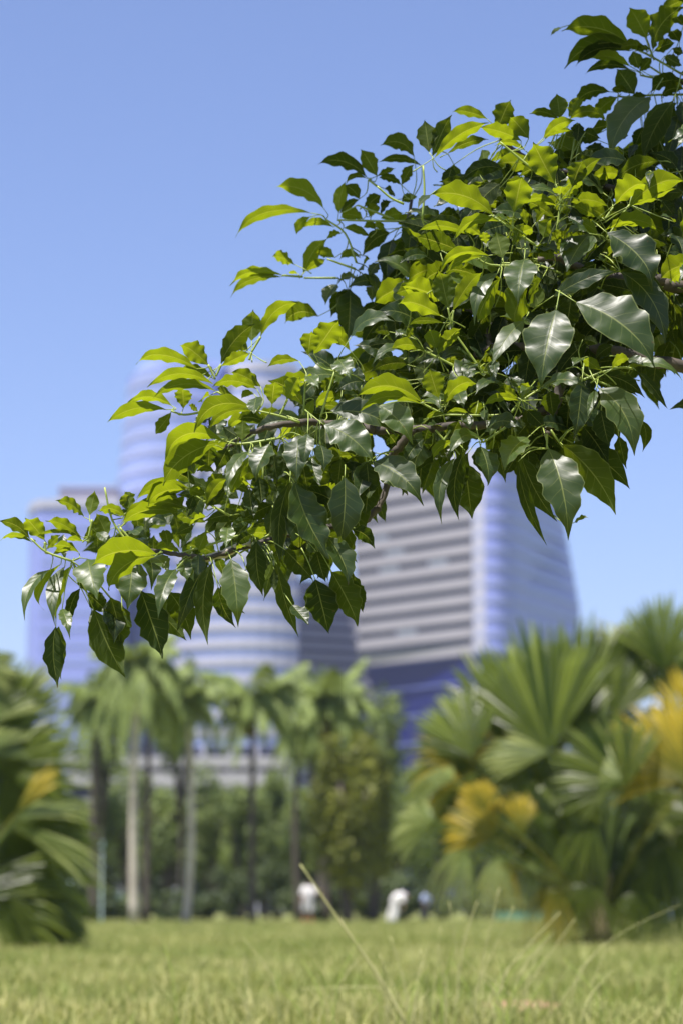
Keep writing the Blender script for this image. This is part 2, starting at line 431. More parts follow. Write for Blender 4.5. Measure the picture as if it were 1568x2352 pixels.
# ------------------------------------------------------------------ far trees
def leafcloud(mb, centre, rad, n, size, lumps=14, seed=0, top=.5):
    """leaf-sized faces in uneven clumps on and inside an ellipsoid"""
    r = np.random.default_rng(seed); c = np.array(centre); rad = np.array(rad)
    d = r.normal(size=(lumps, 3)); d /= np.linalg.norm(d, axis=1)[:, None]
    cen = c + d*rad*r.uniform(.35, .82, (lumps, 1)); lr = r.uniform(.26, .5, lumps)[:, None]*rad
    k = r.integers(0, lumps, n); q = r.normal(size=(n, 3)); q /= np.linalg.norm(q, axis=1)[:, None]
    p = cen[k] + q*lr[k]*(r.uniform(0, 1, (n, 1))**.33)
    p[:, 2] = np.maximum(p[:, 2], .15)
    lt = r.uniform(.15, .75, lumps)
    a = r.normal(size=(n, 3)); a /= np.linalg.norm(a, axis=1)[:, None]
    a = a*.8 + q*.6; a /= np.linalg.norm(a, axis=1)[:, None]
    u = np.cross(a, r.normal(size=(n, 3))); u /= np.linalg.norm(u, axis=1)[:, None]
    v = np.cross(a, u); s = (size*r.uniform(.6, 1.4, n))[:, None]
    V = np.stack([p-u*s, p-v*s*.55, p+u*s, p+v*s*.55], 1).reshape(-1, 3)
    base = len(mb.v); mb.v += [tuple(x) for x in V.tolist()]
    mb.f += [(base+4*i, base+4*i+1, base+4*i+2, base+4*i+3) for i in range(n)]
    t = np.clip(lt[k] + r.normal(0, .16, n), 0, 1)
    mb.t += np.repeat(t, 4).tolist(); mb.mi += [0]*n
def far_tree(px, Y, ptop, pbot, wpx, label, seed, mat='tree', n=3600, cat='tree', group=None, name='broadleaf_tree', size=None):
    x = bx(px, Y); zt = pt(px, ptop-32, Y).z; zb = max(0.1, pt(px, pbot-(45 if mat == 'tree' else 0), Y).z)
    rx = wpx/2*Y/F; root = empty(name, (x, Y, 0), label, cat, group)
    r = random.Random(seed); h = (zt-zb)
    mb = MB(); top = zb + h*.7
    kk = .35 if 'loose' in label else 1
    mb.tube(smoothpath([(0,0,0),(r.uniform(-.3,.3),0,top*.4),(r.uniform(-.5,.5),r.uniform(-.4,.4),top)], 4), [.28*kk]*5+[.2*kk]*3+[.08*kk], 7)
    mb.build('trunk', M['bark'], root, True)
    for k in range(4):
        a = k*1.7+r.random(); mb = MB()
        mb.tube(smoothpath([(0,0,max(.8, zb*.7)),(math.cos(a)*rx*.35, math.sin(a)*rx*.3, zb+h*.35),(math.cos(a)*rx*.7, math.sin(a)*rx*.6, zb+h*.65)], 3), [.14]*3+[.09]*3+[.04], 5)
        mb.build('limb', M['bark'], root, True)
    mb = MB(); leafcloud(mb, (0, 0, (zt+zb)/2), (rx, rx*.8, h/2*1.02), n, size or .17, 20, seed)
    mb.build('crown', M[mat], root)
FT = [ # px, Y, top, bottom, width, label
 (225,140,1850,2060,170,'low dark green tree left of the first palm trunk, beside the lamp post'),
 (300,150,1795,2040,190,'broad green tree standing directly behind the paired palm trunks'),
 (400,145,1810,2070,150,'dark bushy tree filling the gap between the paired trunks and the slim trunk'),
 (485,152,1800,2050,170,'grey green tree between the slim pale trunk and the dark palm trunk'),
 (560,146,1825,2075,140,'olive tree just left of the dark palm trunk'),
 (640,150,1790,2040,170,'dull green tree right of the dark palm trunk under the car park'),
 (705,146,1850,2070,150,'dark green tree behind the standing person in white'),
 (900,142,1790,2080,190,'shady tree behind the left edge of the yellowing fan palm'),
 (1010,150,1700,2060,260,'tall dark tree behind the left half of the large fan palm'),
 (1180,150,1680,2070,280,'tall dark tree behind the centre of the large fan palm'),
 (1370,150,1640,2070,300,'tall dark tree behind the stem of the large fan palm'),
 (1540,145,1620,2075,280,'dark tree at the right edge behind the fan palm'),
 (100,140,1780,2060,240,'bright green tree behind the fan palm at the left edge'),
 (-60,140,1700,2070,240,'green tree beyond the left edge of the lawn'),
]
for i, a in enumerate(FT):
    far_tree(*a[:5], a[5], 100+i, group='trees along the far side of the lawn')
far_tree(800, 112, 1715, 2075, 190, 'yellow green tree left of the fan palm, in front of the dark trees', 31, 'treeyel', 5200, group='trees along the far side of the lawn')
far_tree(855, 118, 1740, 2040, 120, 'yellow green tree with pinkish bare trunk close to the fan palm', 33, 'treeyel', 2400, group='trees along the far side of the lawn')
ORD = ['first','second','third','fourth','fifth','sixth','seventh','eighth','ninth','tenth','eleventh','twelfth','thirteenth','fourteenth','fifteenth','sixteenth','seventeenth','eighteenth','nineteenth','twentieth']
for i, px in enumerate(range(140, 1700, 118)):
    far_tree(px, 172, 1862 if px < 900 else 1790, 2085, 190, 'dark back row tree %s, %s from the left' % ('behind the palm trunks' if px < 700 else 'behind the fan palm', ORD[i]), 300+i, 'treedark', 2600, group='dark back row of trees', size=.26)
for px, Y, a, b, wd, lb in ((735,130,1560,1800,200,'tall feathery pale green tree left of the striped tower base'),(420,136,1540,1790,150,'tall loose green tree between the slim palm and the paired trunks'),
        (245,138,1560,1800,170,'tall loose olive tree behind the drooping left palm'),
        (865,136,1610,1850,170,'loose yellow green tree top at the foot of the striped tower')):
    far_tree(px, Y, a, b+45, wd, lb, 700+px, 'tree', 2000, group='taller loose trees among the palms', size=.2)
# low shrubs in the shade below the trees
for i, px in enumerate(range(170, 1640, 75)):
    px += random.uniform(-20, 20); Y = random.uniform(128, 136)
    x = bx(px, Y); mb = MB(); hh = random.uniform(1.5, 3.2)
    where = 'left of the palm trunks' if px < 290 else 'between the palm trunks' if px < 600 else 'near the two people in white' if px < 960 else 'behind the fan palm'
    root = empty('shrub', (x, Y, 0), 'dark shrub %s at the lawn edge, %s from the left' % (where, ORD[i]), 'shrub', 'shrubs at the far edge of the lawn')
    leafcloud(mb, (0, 0, hh*.5), (1.7, 1.1, hh*.55), 1100, .15, 9, 400+i)
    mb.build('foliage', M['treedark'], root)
    mb = MB(); mb.tube([(0,0,0),(.05,0,hh*.6)], [.05,.03], 5); mb.build('stem', M['bark'], root)

# ------------------------------------------------------------------ far feather palms
def pinnate(parent, base, ang, length, rise, droop, mat, seed, leaflets=26, hang=.75):
    r = random.Random(seed); mb = MB(); dx, dy = math.cos(ang), math.sin(ang); P = []
    for k in range(9):
        t = k/8
        P.append(Vector((base[0]+dx*length*t*(1-.25*t), base[1]+dy*length*t*(1-.25*t), base[2]+rise*t - droop*t*t)))
    mb.tube(P, [.05*(1-.8*k/8)+.01 for k in range(9)], 4, .8)
    for k in range(leaflets):
        t = .1 + .9*k/(leaflets-1); j = min(7, int(t*8)); p = P[j].lerp(P[j+1], t*8-j)
        d = (P[j+1]-P[j]).normalized(); s = d.cross(Vector((0,0,1))).normalized()
        L = (.75*math.sin(math.pi*min(1, .12+t*.85))+.15)*length*.30
        for sg in (-1, 1):
            e = (s*sg*.75 + d*.5 + Vector((0,0,-hang*r.uniform(.4,1.3)))).normalized()
            w = d*.085*length/3
            q = p + e*L*.55 + Vector((0,0,-.02)); tip = p + e*L + Vector((0,0,-L*.35))
            mb.add([p-w*.6, p+w*.6, q+w, q-w, tip], [(0,1,2,3),(3,2,4)], r.uniform(.2, .95))
    mb.build('frond', mat, parent)
def far_palm(px, Y, pcrown, spread, label, seed, boss=True, trunk='palebark', ncr=22, r0=.27, droopk=1.0, straight=0):
    x = bx(px, Y); zc = pt(px, pcrown, Y).z; root = empty('feather_palm', (x, Y, 0), label, 'palm tree', 'feather palms in a row across the lawn')
    r = random.Random(seed); mb = MB(); lean = r.uniform(-.5, .5)
    path = [(lean*t*(1-t)*2, 0, zc*t) for t in [k/14 for k in range(15)]]
    mb.tube(path, [r0*(1.25 if k == 0 else 1)*(1-.35*k/14) + (.012 if k % 2 else 0) for k in range(15)], 10)
    mb.build('trunk', M[trunk], root, True)
    mb = MB(); mb.tube([(0,0,zc-.05),(0,0,zc+.55),(0,0,zc+1.0)], [.2,.17,.06], 8, .6); mb.build('crownshaft', M['pinnate'], root, True)
    L = spread/2*Y/F*1.12
    for k in range(ncr):
        a = k*2.399+r.random()*.3; t = k/(ncr-1)
        pinnate(root, (0, 0, zc+.7), a, L*r.uniform(.66, 1.15), L*(.95-.95*t)*r.uniform(.8,1.2), L*(.45+.55*t)*droopk*r.uniform(.85,1.2), M['pinnate'], seed*50+k)
    if boss:
        for k in range(3):
            mb = MB(); a = r.uniform(-2.6, -.6)
            leafcloud(mb, (math.cos(a)*.45, math.sin(a)*.45, zc-.1-.3*k), (.45, .4, .55), 320, .07, 6, seed+k)
            mb.build('flower_cluster', M['pinnateyel'], root)
FP = [ # px, Y, crown row, spread, label, boss
 (320,106,1560,235,'tall feather palm with thick pale trunk, front one of the left pair',True,'palebark',.205,1.15),
 (347,112,1610,200,'feather palm with darker trunk right behind the thick pale one',True,'bark',.17,1.1),
 (436,108,1640,170,'shorter feather palm with slim pale trunk, second trunk group from left',False,'palebark',.185,1.1),
 (585,110,1640,230,'feather palm with dark slim trunk and round yellow flower clusters below an open crown',True,'bark',.18,.8),
 (752,116,1640,215,'pale green feather palm left of the fan palm above the yellow green tree',True,'bark',.2,.9),
 (228,122,1640,175,'feather palm with drooping crown left of the thick pale trunk',False,'bark',.22,1.2),
 (690,122,1700,150,'small feather palm with brown hanging fronds beneath the car park end',False,'bark',.18,1.2),
]
for i, a in enumerate(FP):
    far_palm(a[0], a[1], a[2], a[3]*1.15, a[4], 60+i, a[5], a[6], 30, a[7], a[8]*1.2)

# ------------------------------------------------------------------ fan palms
def fan(parent, hub, aim, up, R, a0, a1, mat, seed, droop=.25, stem=None, nseg=None, split=.72, cup=.12, name='frond', grad=.6):
    """one folded fan leaf: pleated blades radiating from the hub, free drooping tips, and its stalk"""
    r = random.Random(seed); hub = Vector(hub); n = Vector(aim).normalized()
    u = Vector(up); u = (u - n*u.dot(n)).normalized(); s = u.cross(n)
    if droop > .45: split = .38
    nseg = nseg or max(10, int((a1-a0)/3.9)); mb = MB(); da = math.radians((a1-a0)/nseg)
    for k in range(nseg):
        th = math.radians(a0) + (k+.5)*da + r.uniform(-.2,.2)*da
        Rk = R*r.uniform(.93, 1.04)*(1-.22*abs((k+.5)/nseg-.5)*2)
        d0 = s*math.cos(th) + u*math.sin(th); tt = -s*math.sin(th) + u*math.cos(th)
        kd = droop*r.uniform(.4, 1.8); roll = r.uniform(-.8, .8); vs = []; tn = min(1, max(0, r.gauss(.5, .3)))
        for q in (.04, .35, split, split+(1-split)*.4, split+(1-split)*.75, 1.0):
            wd = q*Rk*math.tan(da/2)*1.06 if q <= split else split*Rk*math.tan(da/2)*1.06*(1-((q-split)/(1-split))**1.2)+.002
            c = hub + d0*q*Rk - n*cup*R*(q**2) + Vector((0,0,-kd*R*max(0, q-.35)**2*1.6))
            rid = wd*.5; ro_ = n*(roll*wd*min(1, q/split))
            vs += [c - tt*wd - n*rid - ro_, c + n*rid, c + tt*wd - n*rid + ro_]
        fs = [(3*i+j, 3*i+j+1, 3*i+j+4, 3*i+j+3) for i in range(5) for j in (0, 1)]
        g = grad if r.random() < .8 else grad*.3
        mb.add(vs, fs, [min(1, max(0, tn*(.8 if grad else 1) + g*(q-.45))) for q in (.04, .35, split, split+(1-split)*.4, split+(1-split)*.75, 1.0) for _ in range(3)])
    if stem is not None:
        st = Vector(stem); mid = st.lerp(hub, .5) + Vector((0, 0, .12*(hub-st).length*.6))
        mb.tube(smoothpath([st, mid, hub], 4), .021, 5, .15)
    return mb.build(name, mat, parent)
def palm_plant(root, base, fans, Y, conv, seed):
    r = random.Random(seed); ro = Vector(root.location)
    for i, (hx, hy, R, a0, a1, mat, dY, yaw, pitch, droop) in enumerate(fans):
        if pitch < 0: pitch = abs(pitch)*.9
        if mat == 'fanpale': pitch += 12
        yaw -= 8
        px, py = conv(hx, hy); p = pt(px, py, Y+dY); Rm = R*1.1*conv(1, 0, True)*(Y+dY)/F
        aim = Vector((math.sin(math.radians(yaw)), -math.cos(math.radians(yaw)), math.tan(math.radians(pitch))))
        fan(root, p-ro, aim, (0, 0, 1), Rm, a0, a1, M[mat], seed*100+i, droop, base, grad={'fan': r.uniform(.0, .9), 'fanpale': .8, 'fanyellow': 1.6}.get(mat, .3))
def c5(x, y, s=False): return 1/1.0957/1.7417 if s else ((1300+x/1.0957)/1.7417, (2300+y/1.0957)/1.7417)
def c4(x, y, s=False): return 1/1.12/1.7417 if s else ((x/1.12)/1.7417, (2400+y/1.12)/1.7417)
YR = 40.5
b0 = pt(1372, 2168, YR)
root = empty('fan_palm', (b0.x, YR, 0), 'large fan palm clump with yellowing leaves on the right of the lawn', 'palm tree', 'fan palms')
RF = [
 (1150,1360,200,180,330,'fan',-.4,-5,0,.9), (1020,1380,200,170,300,'fanyellow',-.3,-10,0,.7), (1380,1380,240,200,330,'fan',-.2,10,0,.7),
 (1000,700,560,70,130,'fanpale',.5,0,5,.1), (1330,560,480,40,120,'fanpale',.9,5,5,.1), (1100,640,520,30,110,'fan',.8,10,0,.1), (820,760,520,80,150,'fan',.8,-10,0,.1), (1480,420,360,40,140,'fan',.7,0,0,.1), # hub x, hub y (zoomed tile), radius, angle from..to, material, depth offset, yaw, pitch, droop
 (985,780,640,58,150,'fan',.0,-6,-12,.10), (985,780,330,148,205,'fanpale',-.15,-10,0,.15),
 (1010,760,560,20,70,'fan',.3,20,-10,.15),
 (650,800,390,70,175,'fan',.3,-15,-15,.10), (640,830,330,150,230,'fan',.5,-10,10,.3),
 (1270,620,500,30,118,'fan',.7,12,-10,.12), (1240,640,300,100,200,'fanpale',.5,-20,-5,.25),
 (1320,930,370,55,200,'fan',-.5,5,-8,.10), (1300,900,300,120,215,'fanpale',-.7,-25,0,.2),
 (1600,900,430,85,190,'fanyellow',-.4,-10,0,.1), (1640,760,380,70,140,'fanyellow',.2,0,-5,.15),
 (1500,560,420,50,130,'fan',.9,10,-10,.15),
 (480,1080,270,125,225,'fanpale',-.2,-30,10,.2), (560,900,280,110,210,'fanpale',.0,-20,30,.6),
 (740,1160,260,80,200,'fanyellow',-.3,-10,0,.15), (700,1040,170,60,160,'fanyellow',-.4,10,0,.2),
 (860,1150,220,60,120,'fanyellow',-.5,20,0,.2), (800,1260,160,200,300,'fanyellow',-.4,0,0,.5),
 (620,1200,230,190,290,'fanpale',-.2,-10,10,.8), (760,1230,220,220,300,'fanpale',-.3,0,10,.9),
 (900,1250,210,230,330,'fanpale',.0,10,10,.8), (960,1120,260,40,140,'fan',.1,10,-10,.2),
 (1180,1080,260,190,290,'fan',-.3,0,10,.6), (1300,1180,300,220,320,'fan',.2,15,10,.8),
 (1450,1150,360,200,330,'fan',.4,10,10,.7), (1560,1200,380,150,280,'fan',.6,-15,5,.6),
 (1500,900,420,30,150,'fan',1.0,0,-10,.2), (820,900,360,60,200,'fan',1.1,-10,-10,.3),
 (1100,950,430,150,330,'fan',1.2,0,0,.4), (600,1050,300,100,260,'fan',1.3,-15,0,.5),
 (1250,1330,260,170,300,'fandead',.5,-5,0,.9), (1080,1330,220,150,300,'fandead',.6,0,0,.9),
 (1480,1330,260,200,330,'fan',.8,5,0,.8),
 (1650,1050,420,120,250,'fan',.3,-20,0,.4), (1000,1010,240,300,390,'fan',.2,10,0,.4),
]
rr = random.Random(12)
for k in range(26):       # leaves deeper in the clump
    a = rr.uniform(15, 165); q = rr.uniform(250, 620)
    RF.append((1130+q*1.15*math.cos(math.radians(a)), 1250-q*.95*math.sin(math.radians(a)), rr.uniform(200, 330), a-75, a+75, rr.choice(['fan','fan','fan','fanpale','fanyellow']), rr.uniform(.5, 1.5), rr.uniform(-35, 35), rr.uniform(-15, 35), rr.uniform(.2, .6)))
palm_plant(root, (0, 0, .35), RF, YR, c5, 3)
for k in range(1, 9, 2):        # short stubs of old stems rising from the base
    a = math.radians(20+k*17); mb = MB(); rr = random.Random(k)
    L = rr.uniform(.7, 1.3)
    mb.tube(smoothpath([(0,0,0),(math.cos(a)*L*.45, rr.uniform(-.3,.3), .35+math.sin(a)*L*.6),(math.cos(a)*L*.75, rr.uniform(-.5,.5), .4+math.sin(a)*L)], 4), [.09]*4+[.06]*4+[.03], 6)
    mb.build('stem', M['fandead'], root, True)
mb = MB(); mb.tube([(0,0,0),(.02,0,.3),(0,0,.8)], [.26,.20,.12], 10); mb.build('trunk', M['fandead'], root, True)
YL = 38.0
b1 = pt(-110, 2185, YL)
root = empty('fan_palm', (b1.x, YL, 0), 'dark fan palm with pale and yellow leaf tips at the left edge', 'palm tree', 'fan palms')
LF = [
 (-60,1180,400,-30,60,'fan',.9,0,0,.2),(-80,1300,420,-20,50,'fan',.7,0,0,.3),(-40,900,480,-40,40,'fanpale',1.0,0,5,.3),(-100,1100,600,-70,20,'fan',1.2,0,0,.4),
 (-40,640,470,10,100,'fan',.5,10,0,.2), (-60,560,430,20,80,'fanpale',.3,15,5,.15), (-20,840,420,-10,80,'fan',.6,10,0,.2), (20,1100,400,-40,60,'fan',.6,10,0,.3),(-60,700,330,0,110,'fan',.9,0,0,.2),(-90,1000,480,0,90,'fan',1.1,0,0,.2),
 (-60,330,180,0,100,'fan',.5,10,-10,.3), (-90,300,190,-40,60,'fanpale',.4,10,10,.5),
 (-60,680,460,35,95,'fanpale',-.2,25,35,.15), (-40,700,460,0,60,'fanpale',.0,30,30,.2),
 (-20,760,400,-30,90,'fan',.3,0,-20,.3), (80,980,380,15,62,'fanpale',-.4,20,40,.12), (70,960,300,40,70,'fanyellow',-.3,0,10,.15),
 (60,1000,430,-45,30,'fan',-.1,20,20,.4), (60,1010,470,-35,-10,'fanpale',-.2,10,10,.3), (-30,1000,420,-20,110,'fan',.3,0,-10,.3),
 (-60,600,380,40,120,'fan',.7,0,-20,.2),
 (60,1230,420,-75,-5,'fan',.2,0,0,.6), (-60,1250,480,-60,30,'fan',.3,0,0,.6), (150,1250,340,-85,-20,'fan',.1,0,0,.6),
 (-80,1350,420,-60,30,'fan',.0,0,0,.5), (40,1330,380,-80,-10,'fan',-.1,10,0,.7), (200,1330,260,-80,-20,'fan',.2,10,0,.6),
 (-100,900,420,-10,90,'fan',.8,0,-10,.3),
]
LF = [(a, b, c*.92, d, e, f, g, h, i, j*.5) for a, b, c, d, e, f, g, h, i, j in LF]
palm_plant(root, (0, 0, .5), LF, YL, c4, 5)
mb = MB(); mb.tube([(0,0,0),(.05,0,.6),(0,0,1.3)], [.36,.30,.22], 10); mb.build('trunk', M['bark'], root, True)

# ------------------------------------------------------------------ people far across the lawn
M['skin'] = simple('skin', (.36, .20, .13), (.30, .16, .10), 6, .55)
M['shirt'] = simple('white_cloth', (.80, .78, .76), (.72, .70, .70), 9, .85)
M['blue_cloth'] = simple('light_blue_cloth', (.36, .42, .62), (.30, .36, .55), 9, .85)
M['dark_cloth'] = simple('dark_cloth', (.05, .05, .06), (.03, .03, .04), 9, .85)
M['red'] = simple('red_cloth', (.45, .10, .07), (.38, .08, .06), 9, .8)
M['hair'] = simple('dark_hair', (.02, .014, .01), (.03, .02, .015), 40, .6)
def skin_mesh(J, E, name):
    me = bpy.data.meshes.new(name); me.from_pydata([j[:3] for j in J], E, [])
    o = bpy.data.objects.new(name, me); C.objects.link(o)
    md = o.modifiers.new('s', 'SKIN'); sb = o.modifiers.new('u', 'SUBSURF'); sb.levels = 1; sb.render_levels = 1
    for i, j in enumerate(J): me.skin_vertices[0].data[i].radius = (j[3], j[4] if len(j) > 4 else j[3])
    for i in range(len(J)): me.skin_vertices[0].data[i].use_root = (i == 0)
    dg = bpy.context.evaluated_depsgraph_get(); dg.update()
    em = bpy.data.meshes.new_from_object(o.evaluated_get(dg)); bpy.data.objects.remove(o); em.name = name
    return em
def person(loc, rz, pose, label, top, bottom, shoe='red', h=1.7, group=None):
    root = empty('person', loc, label, 'person', group); root.rotation_euler = (0, 0, rz)
    s = h/1.72
    if pose == 'stand':
        J = [(0,0,.95,.15,.12),(0,0,1.18,.14,.105),(0,0,1.38,.17,.11),(0,0,1.50,.055),(0,-.02,1.60,.075,.09),(0,-.02,1.70,.06,.07)]
        J += [(.17,0,1.40,.055),(.30,-.10,1.18,.042),(.52,-.20,1.26,.034),(.60,-.22,1.28,.03)]
        J += [(-.17,0,1.40,.055),(-.24,.02,1.14,.042),(-.26,-.12,.92,.034),(-.26,-.16,.84,.03)]
        J += [(.10,0,.86,.088),(.13,-.02,.48,.060),(.14,.0,.10,.042),(.14,-.14,.04,.038)]
        J += [(-.10,0,.86,.088),(-.14,.03,.48,.060),(-.16,.06,.10,.042),(-.16,-.08,.04,.038)]
    else:       # bending forward to the side, one leg straight, arms hanging to the ground
        J = [(0,0,.92,.15,.13),(.14,-.03,1.10,.15,.12),(.30,-.06,1.18,.17,.12),(.42,-.08,1.12,.055),(.50,-.10,1.04,.075,.09),(.56,-.11,.96,.06,.07)]
        J += [(.30,-.22,1.12,.055),(.33,-.26,.84,.042),(.34,-.30,.60,.034),(.34,-.31,.52,.03)]
        J += [(.32,.12,1.12,.055),(.38,.14,.84,.042),(.36,.10,.62,.034),(.36,.08,.54,.03)]
        J += [(-.02,-.10,.84,.088),(.06,-.12,.46,.060),(-.04,-.12,.10,.042),(.08,-.14,.04,.038)]
        J += [(-.02,.10,.84,.088),(-.12,.14,.46,.060),(-.24,.16,.10,.042),(-.12,.16,.04,.038)]
    J = [tuple([c*s for c in j]) for j in J]
    E = [(0,1),(1,2),(2,3),(3,4),(4,5),(2,6),(6,7),(7,8),(8,9),(2,10),(10,11),(11,12),(12,13),(0,14),(14,15),(15,16),(16,17),(0,18),(18,19),(19,20),(20,21)]
    em = skin_mesh(J, E, 'body'); body = link('body', em, root, M['skin'])
    em.polygons.foreach_set('use_smooth', [True]*len(em.polygons))
    JV = [Vector(j[:3]) for j in J]
    def near(p):
        best = 9; bi = 0
        for k, (a, b) in enumerate(E):
            A, B = JV[a], JV[b]; t = max(0, min(1, (p-A).dot(B-A)/(B-A).length_squared)); d = (p-A.lerp(B, t)).length
            if d < best: best = d; bi = k
        return bi
    seg = [near(p.center) for p in em.polygons]
    def cloth(name, keys, mat, off):
        bm = bmesh.new(); bm.from_mesh(em); bm.normal_update(); bm.faces.ensure_lookup_table()
        bmesh.ops.delete(bm, geom=[f for f in bm.faces if seg[f.index] not in keys], context='FACES')
        for v in bm.verts: v.co += v.normal*off
        me = bpy.data.meshes.new(name); bm.to_mesh(me); bm.free()
        if me.materials: me.materials.clear()
        me.polygons.foreach_set('use_smooth', [True]*len(me.polygons)); link(name, me, root, mat)
    cloth('shirt', {0,1,5,6,9,10}, M[top], .075)
    for ks in (((13,14), 16), ((17,18), 20)):
        cloth('trouser_leg', set(ks[0]) if shoe == 'red' else set(ks[0])|{ks[0][1]+1}, M[bottom], .065)
        cloth('shoe', {ks[1]}, M[shoe], .015)
    cloth('hair', {4}, M['hair'], .02)
    hd = J[4]; mb = MB()      # face
    c = Vector(hd[:3]) + Vector((0, -.085*s, 0))
    for dx in (-.03, .03): mb.box((c.x+dx-.01, c.y-.012, c.z+.01), (c.x+dx+.01, c.y+.01, c.z+.022))
    mb.box((c.x-.012, c.y-.03, c.z-.03), (c.x+.012, c.y+.01, c.z+.008)); mb.box((c.x-.022, c.y-.012, c.z-.055), (c.x+.022, c.y+.01, c.z-.046))
    mb.build('face', M['skin'], root)
person(gpt(708, 2118), .1, 'stand', 'person standing in white shirt and white shorts with one arm out to the side', 'shirt', 'shirt', h=1.9)
person(gpt(905, 2119), 0, 'bend', 'person in all white clothes bending forward on the lawn', 'shirt', 'shirt', 'shirt', h=1.9)
def at(px, Y): return (bx(px, Y), Y, 0)
person(at(972, 124), 1, 'stand', 'person in light blue clothes in the shade under the fan palm leaves', 'blue_cloth', 'dark_cloth', 'dark_cloth', 1.5)
person(at(1470, 118), .5, 'stand', 'person in white shirt standing left of another beyond the fan palm', 'shirt', 'blue_cloth', 'dark_cloth', 1.6)
person(at(1512, 118), -.6, 'stand', 'person in white shirt nearest the right edge beyond the fan palm', 'shirt', 'blue_cloth', 'dark_cloth', 1.7)

# lamp posts, parked car, barrier
M['post'] = simple('grey_green_paint', (.22, .32, .31), (.18, .27, .26), 6, .5)
M['tarp'] = simple('green_mesh_cloth', (.10, .26, .19), (.08, .22, .16), 2, .7)
M['carpaint'] = simple('teal_car_paint', (.14, .24, .24), (.12, .22, .22), 2, .3, 0, .7)
M['glass'] = simple('car_glass', (.05, .07, .08), None, 2, .1, 0, .8)
M['rubber'] = simple('tyre_rubber', (.03, .03, .03), None, 9, .9)
M['lens'] = simple('lamp_lens', (.75, .75, .7), None, 9, .25)
for px, Y, h, lb in ((176, 100, 3.0, 'slim pale lamp post at the left beside the dark fan palm'), (246, 112, 3.3, 'slim pale lamp post just left of the parked car')):
    r = empty('lamp_post', at(px, Y), lb, 'lamp post', 'lamp posts by the path')
    mb = MB(); mb.tube([(0,0,0),(0,0,.15),(0,0,.16),(0,0,h)], [.06,.06,.03,.025], 8); mb.build('post', M['post'], r, True)
    mb = MB(); mb.tube([(0,0,h),(0,0,h+.08),(0,0,h+.30),(0,0,h+.36)], [.05,.09,.09,.03], 10); mb.build('lamp_head', M['post'], r, True)
def car(loc, rz, label):
    r = empty('parked_car', loc, label, 'car'); r.rotation_euler = (0, 0, rz)
    prof = [(-2.1,.35),(-2.12,.75),(-1.95,.95),(-1.25,1.02),(-.75,1.42),(.55,1.46),(1.25,1.02),(1.95,.88),(2.12,.62),(2.1,.32)]
    mb = MB(); n = len(prof)
    vs = [(x, -.85 if z < 1.1 else -.68, z) for x, z in prof] + [(x, .85 if z < 1.1 else .68, z) for x, z in prof]
    fs = [tuple(range(n))[::-1], tuple(range(n, 2*n))] + [(i, (i+1) % n, n+(i+1) % n, n+i) for i in range(n)]
    mb.add(vs, fs); b = mb.build('body', M['carpaint'], r)
    bv = b.modifiers.new('b', 'BEVEL'); bv.width = .06; bv.segments = 2
    for sy in (-1, 1):
        for a in ((-1.1,-.15), (-.1,.95)):
            mb = MB(); y = sy*.80; y2 = sy*.70
            mb.add([(a[0],y,1.03),(a[1],y,1.03),(a[1]-.15*(a[1] > .5)*2,y2,1.38),(a[0]+.35*(a[0] < -1),y2,1.38)], [(0,1,2,3)])
            mb.build('window', M['glass'], r)
        for x in (-1.35, 1.35):
            mb = MB(); mb.tube([(x, sy*.70, .32), (x, sy*.88, .32)], .32, 16); w_ = mb.build('tyre', M['rubber'], r)
            mb = MB(); mb.tube([(x, sy*.80, .32), (x, sy*.885, .32)], .19, 12); mb.build('rim', M['lens'], r)
    for y in (-.6, .6):
        mb = MB(); mb.box((2.06, y-.18, .62), (2.15, y+.18, .76)); mb.build('headlight', M['lens'], r)
car(at(282, 134), .35, 'small teal grey car parked beyond the lawn at the foot of the left palms')
r = empty('low_barrier', at(1200, 119), 'low green mesh barrier across the far lawn behind the fan palm', 'barrier')
x0, x1 = bx(1128, 119)-bx(1200, 119), bx(1275, 119)-bx(1200, 119)
mb = MB(); mb.box((x0, -.02, .12), (x1, .02, .46)); mb.build('panel', M['tarp'], r)
for k in range(5):
    mb = MB(); xx = x0+(x1-x0)*k/4; mb.tube([(xx,.05,0),(xx,.05,.52)], .03, 6); mb.build('post', M['post'], r)

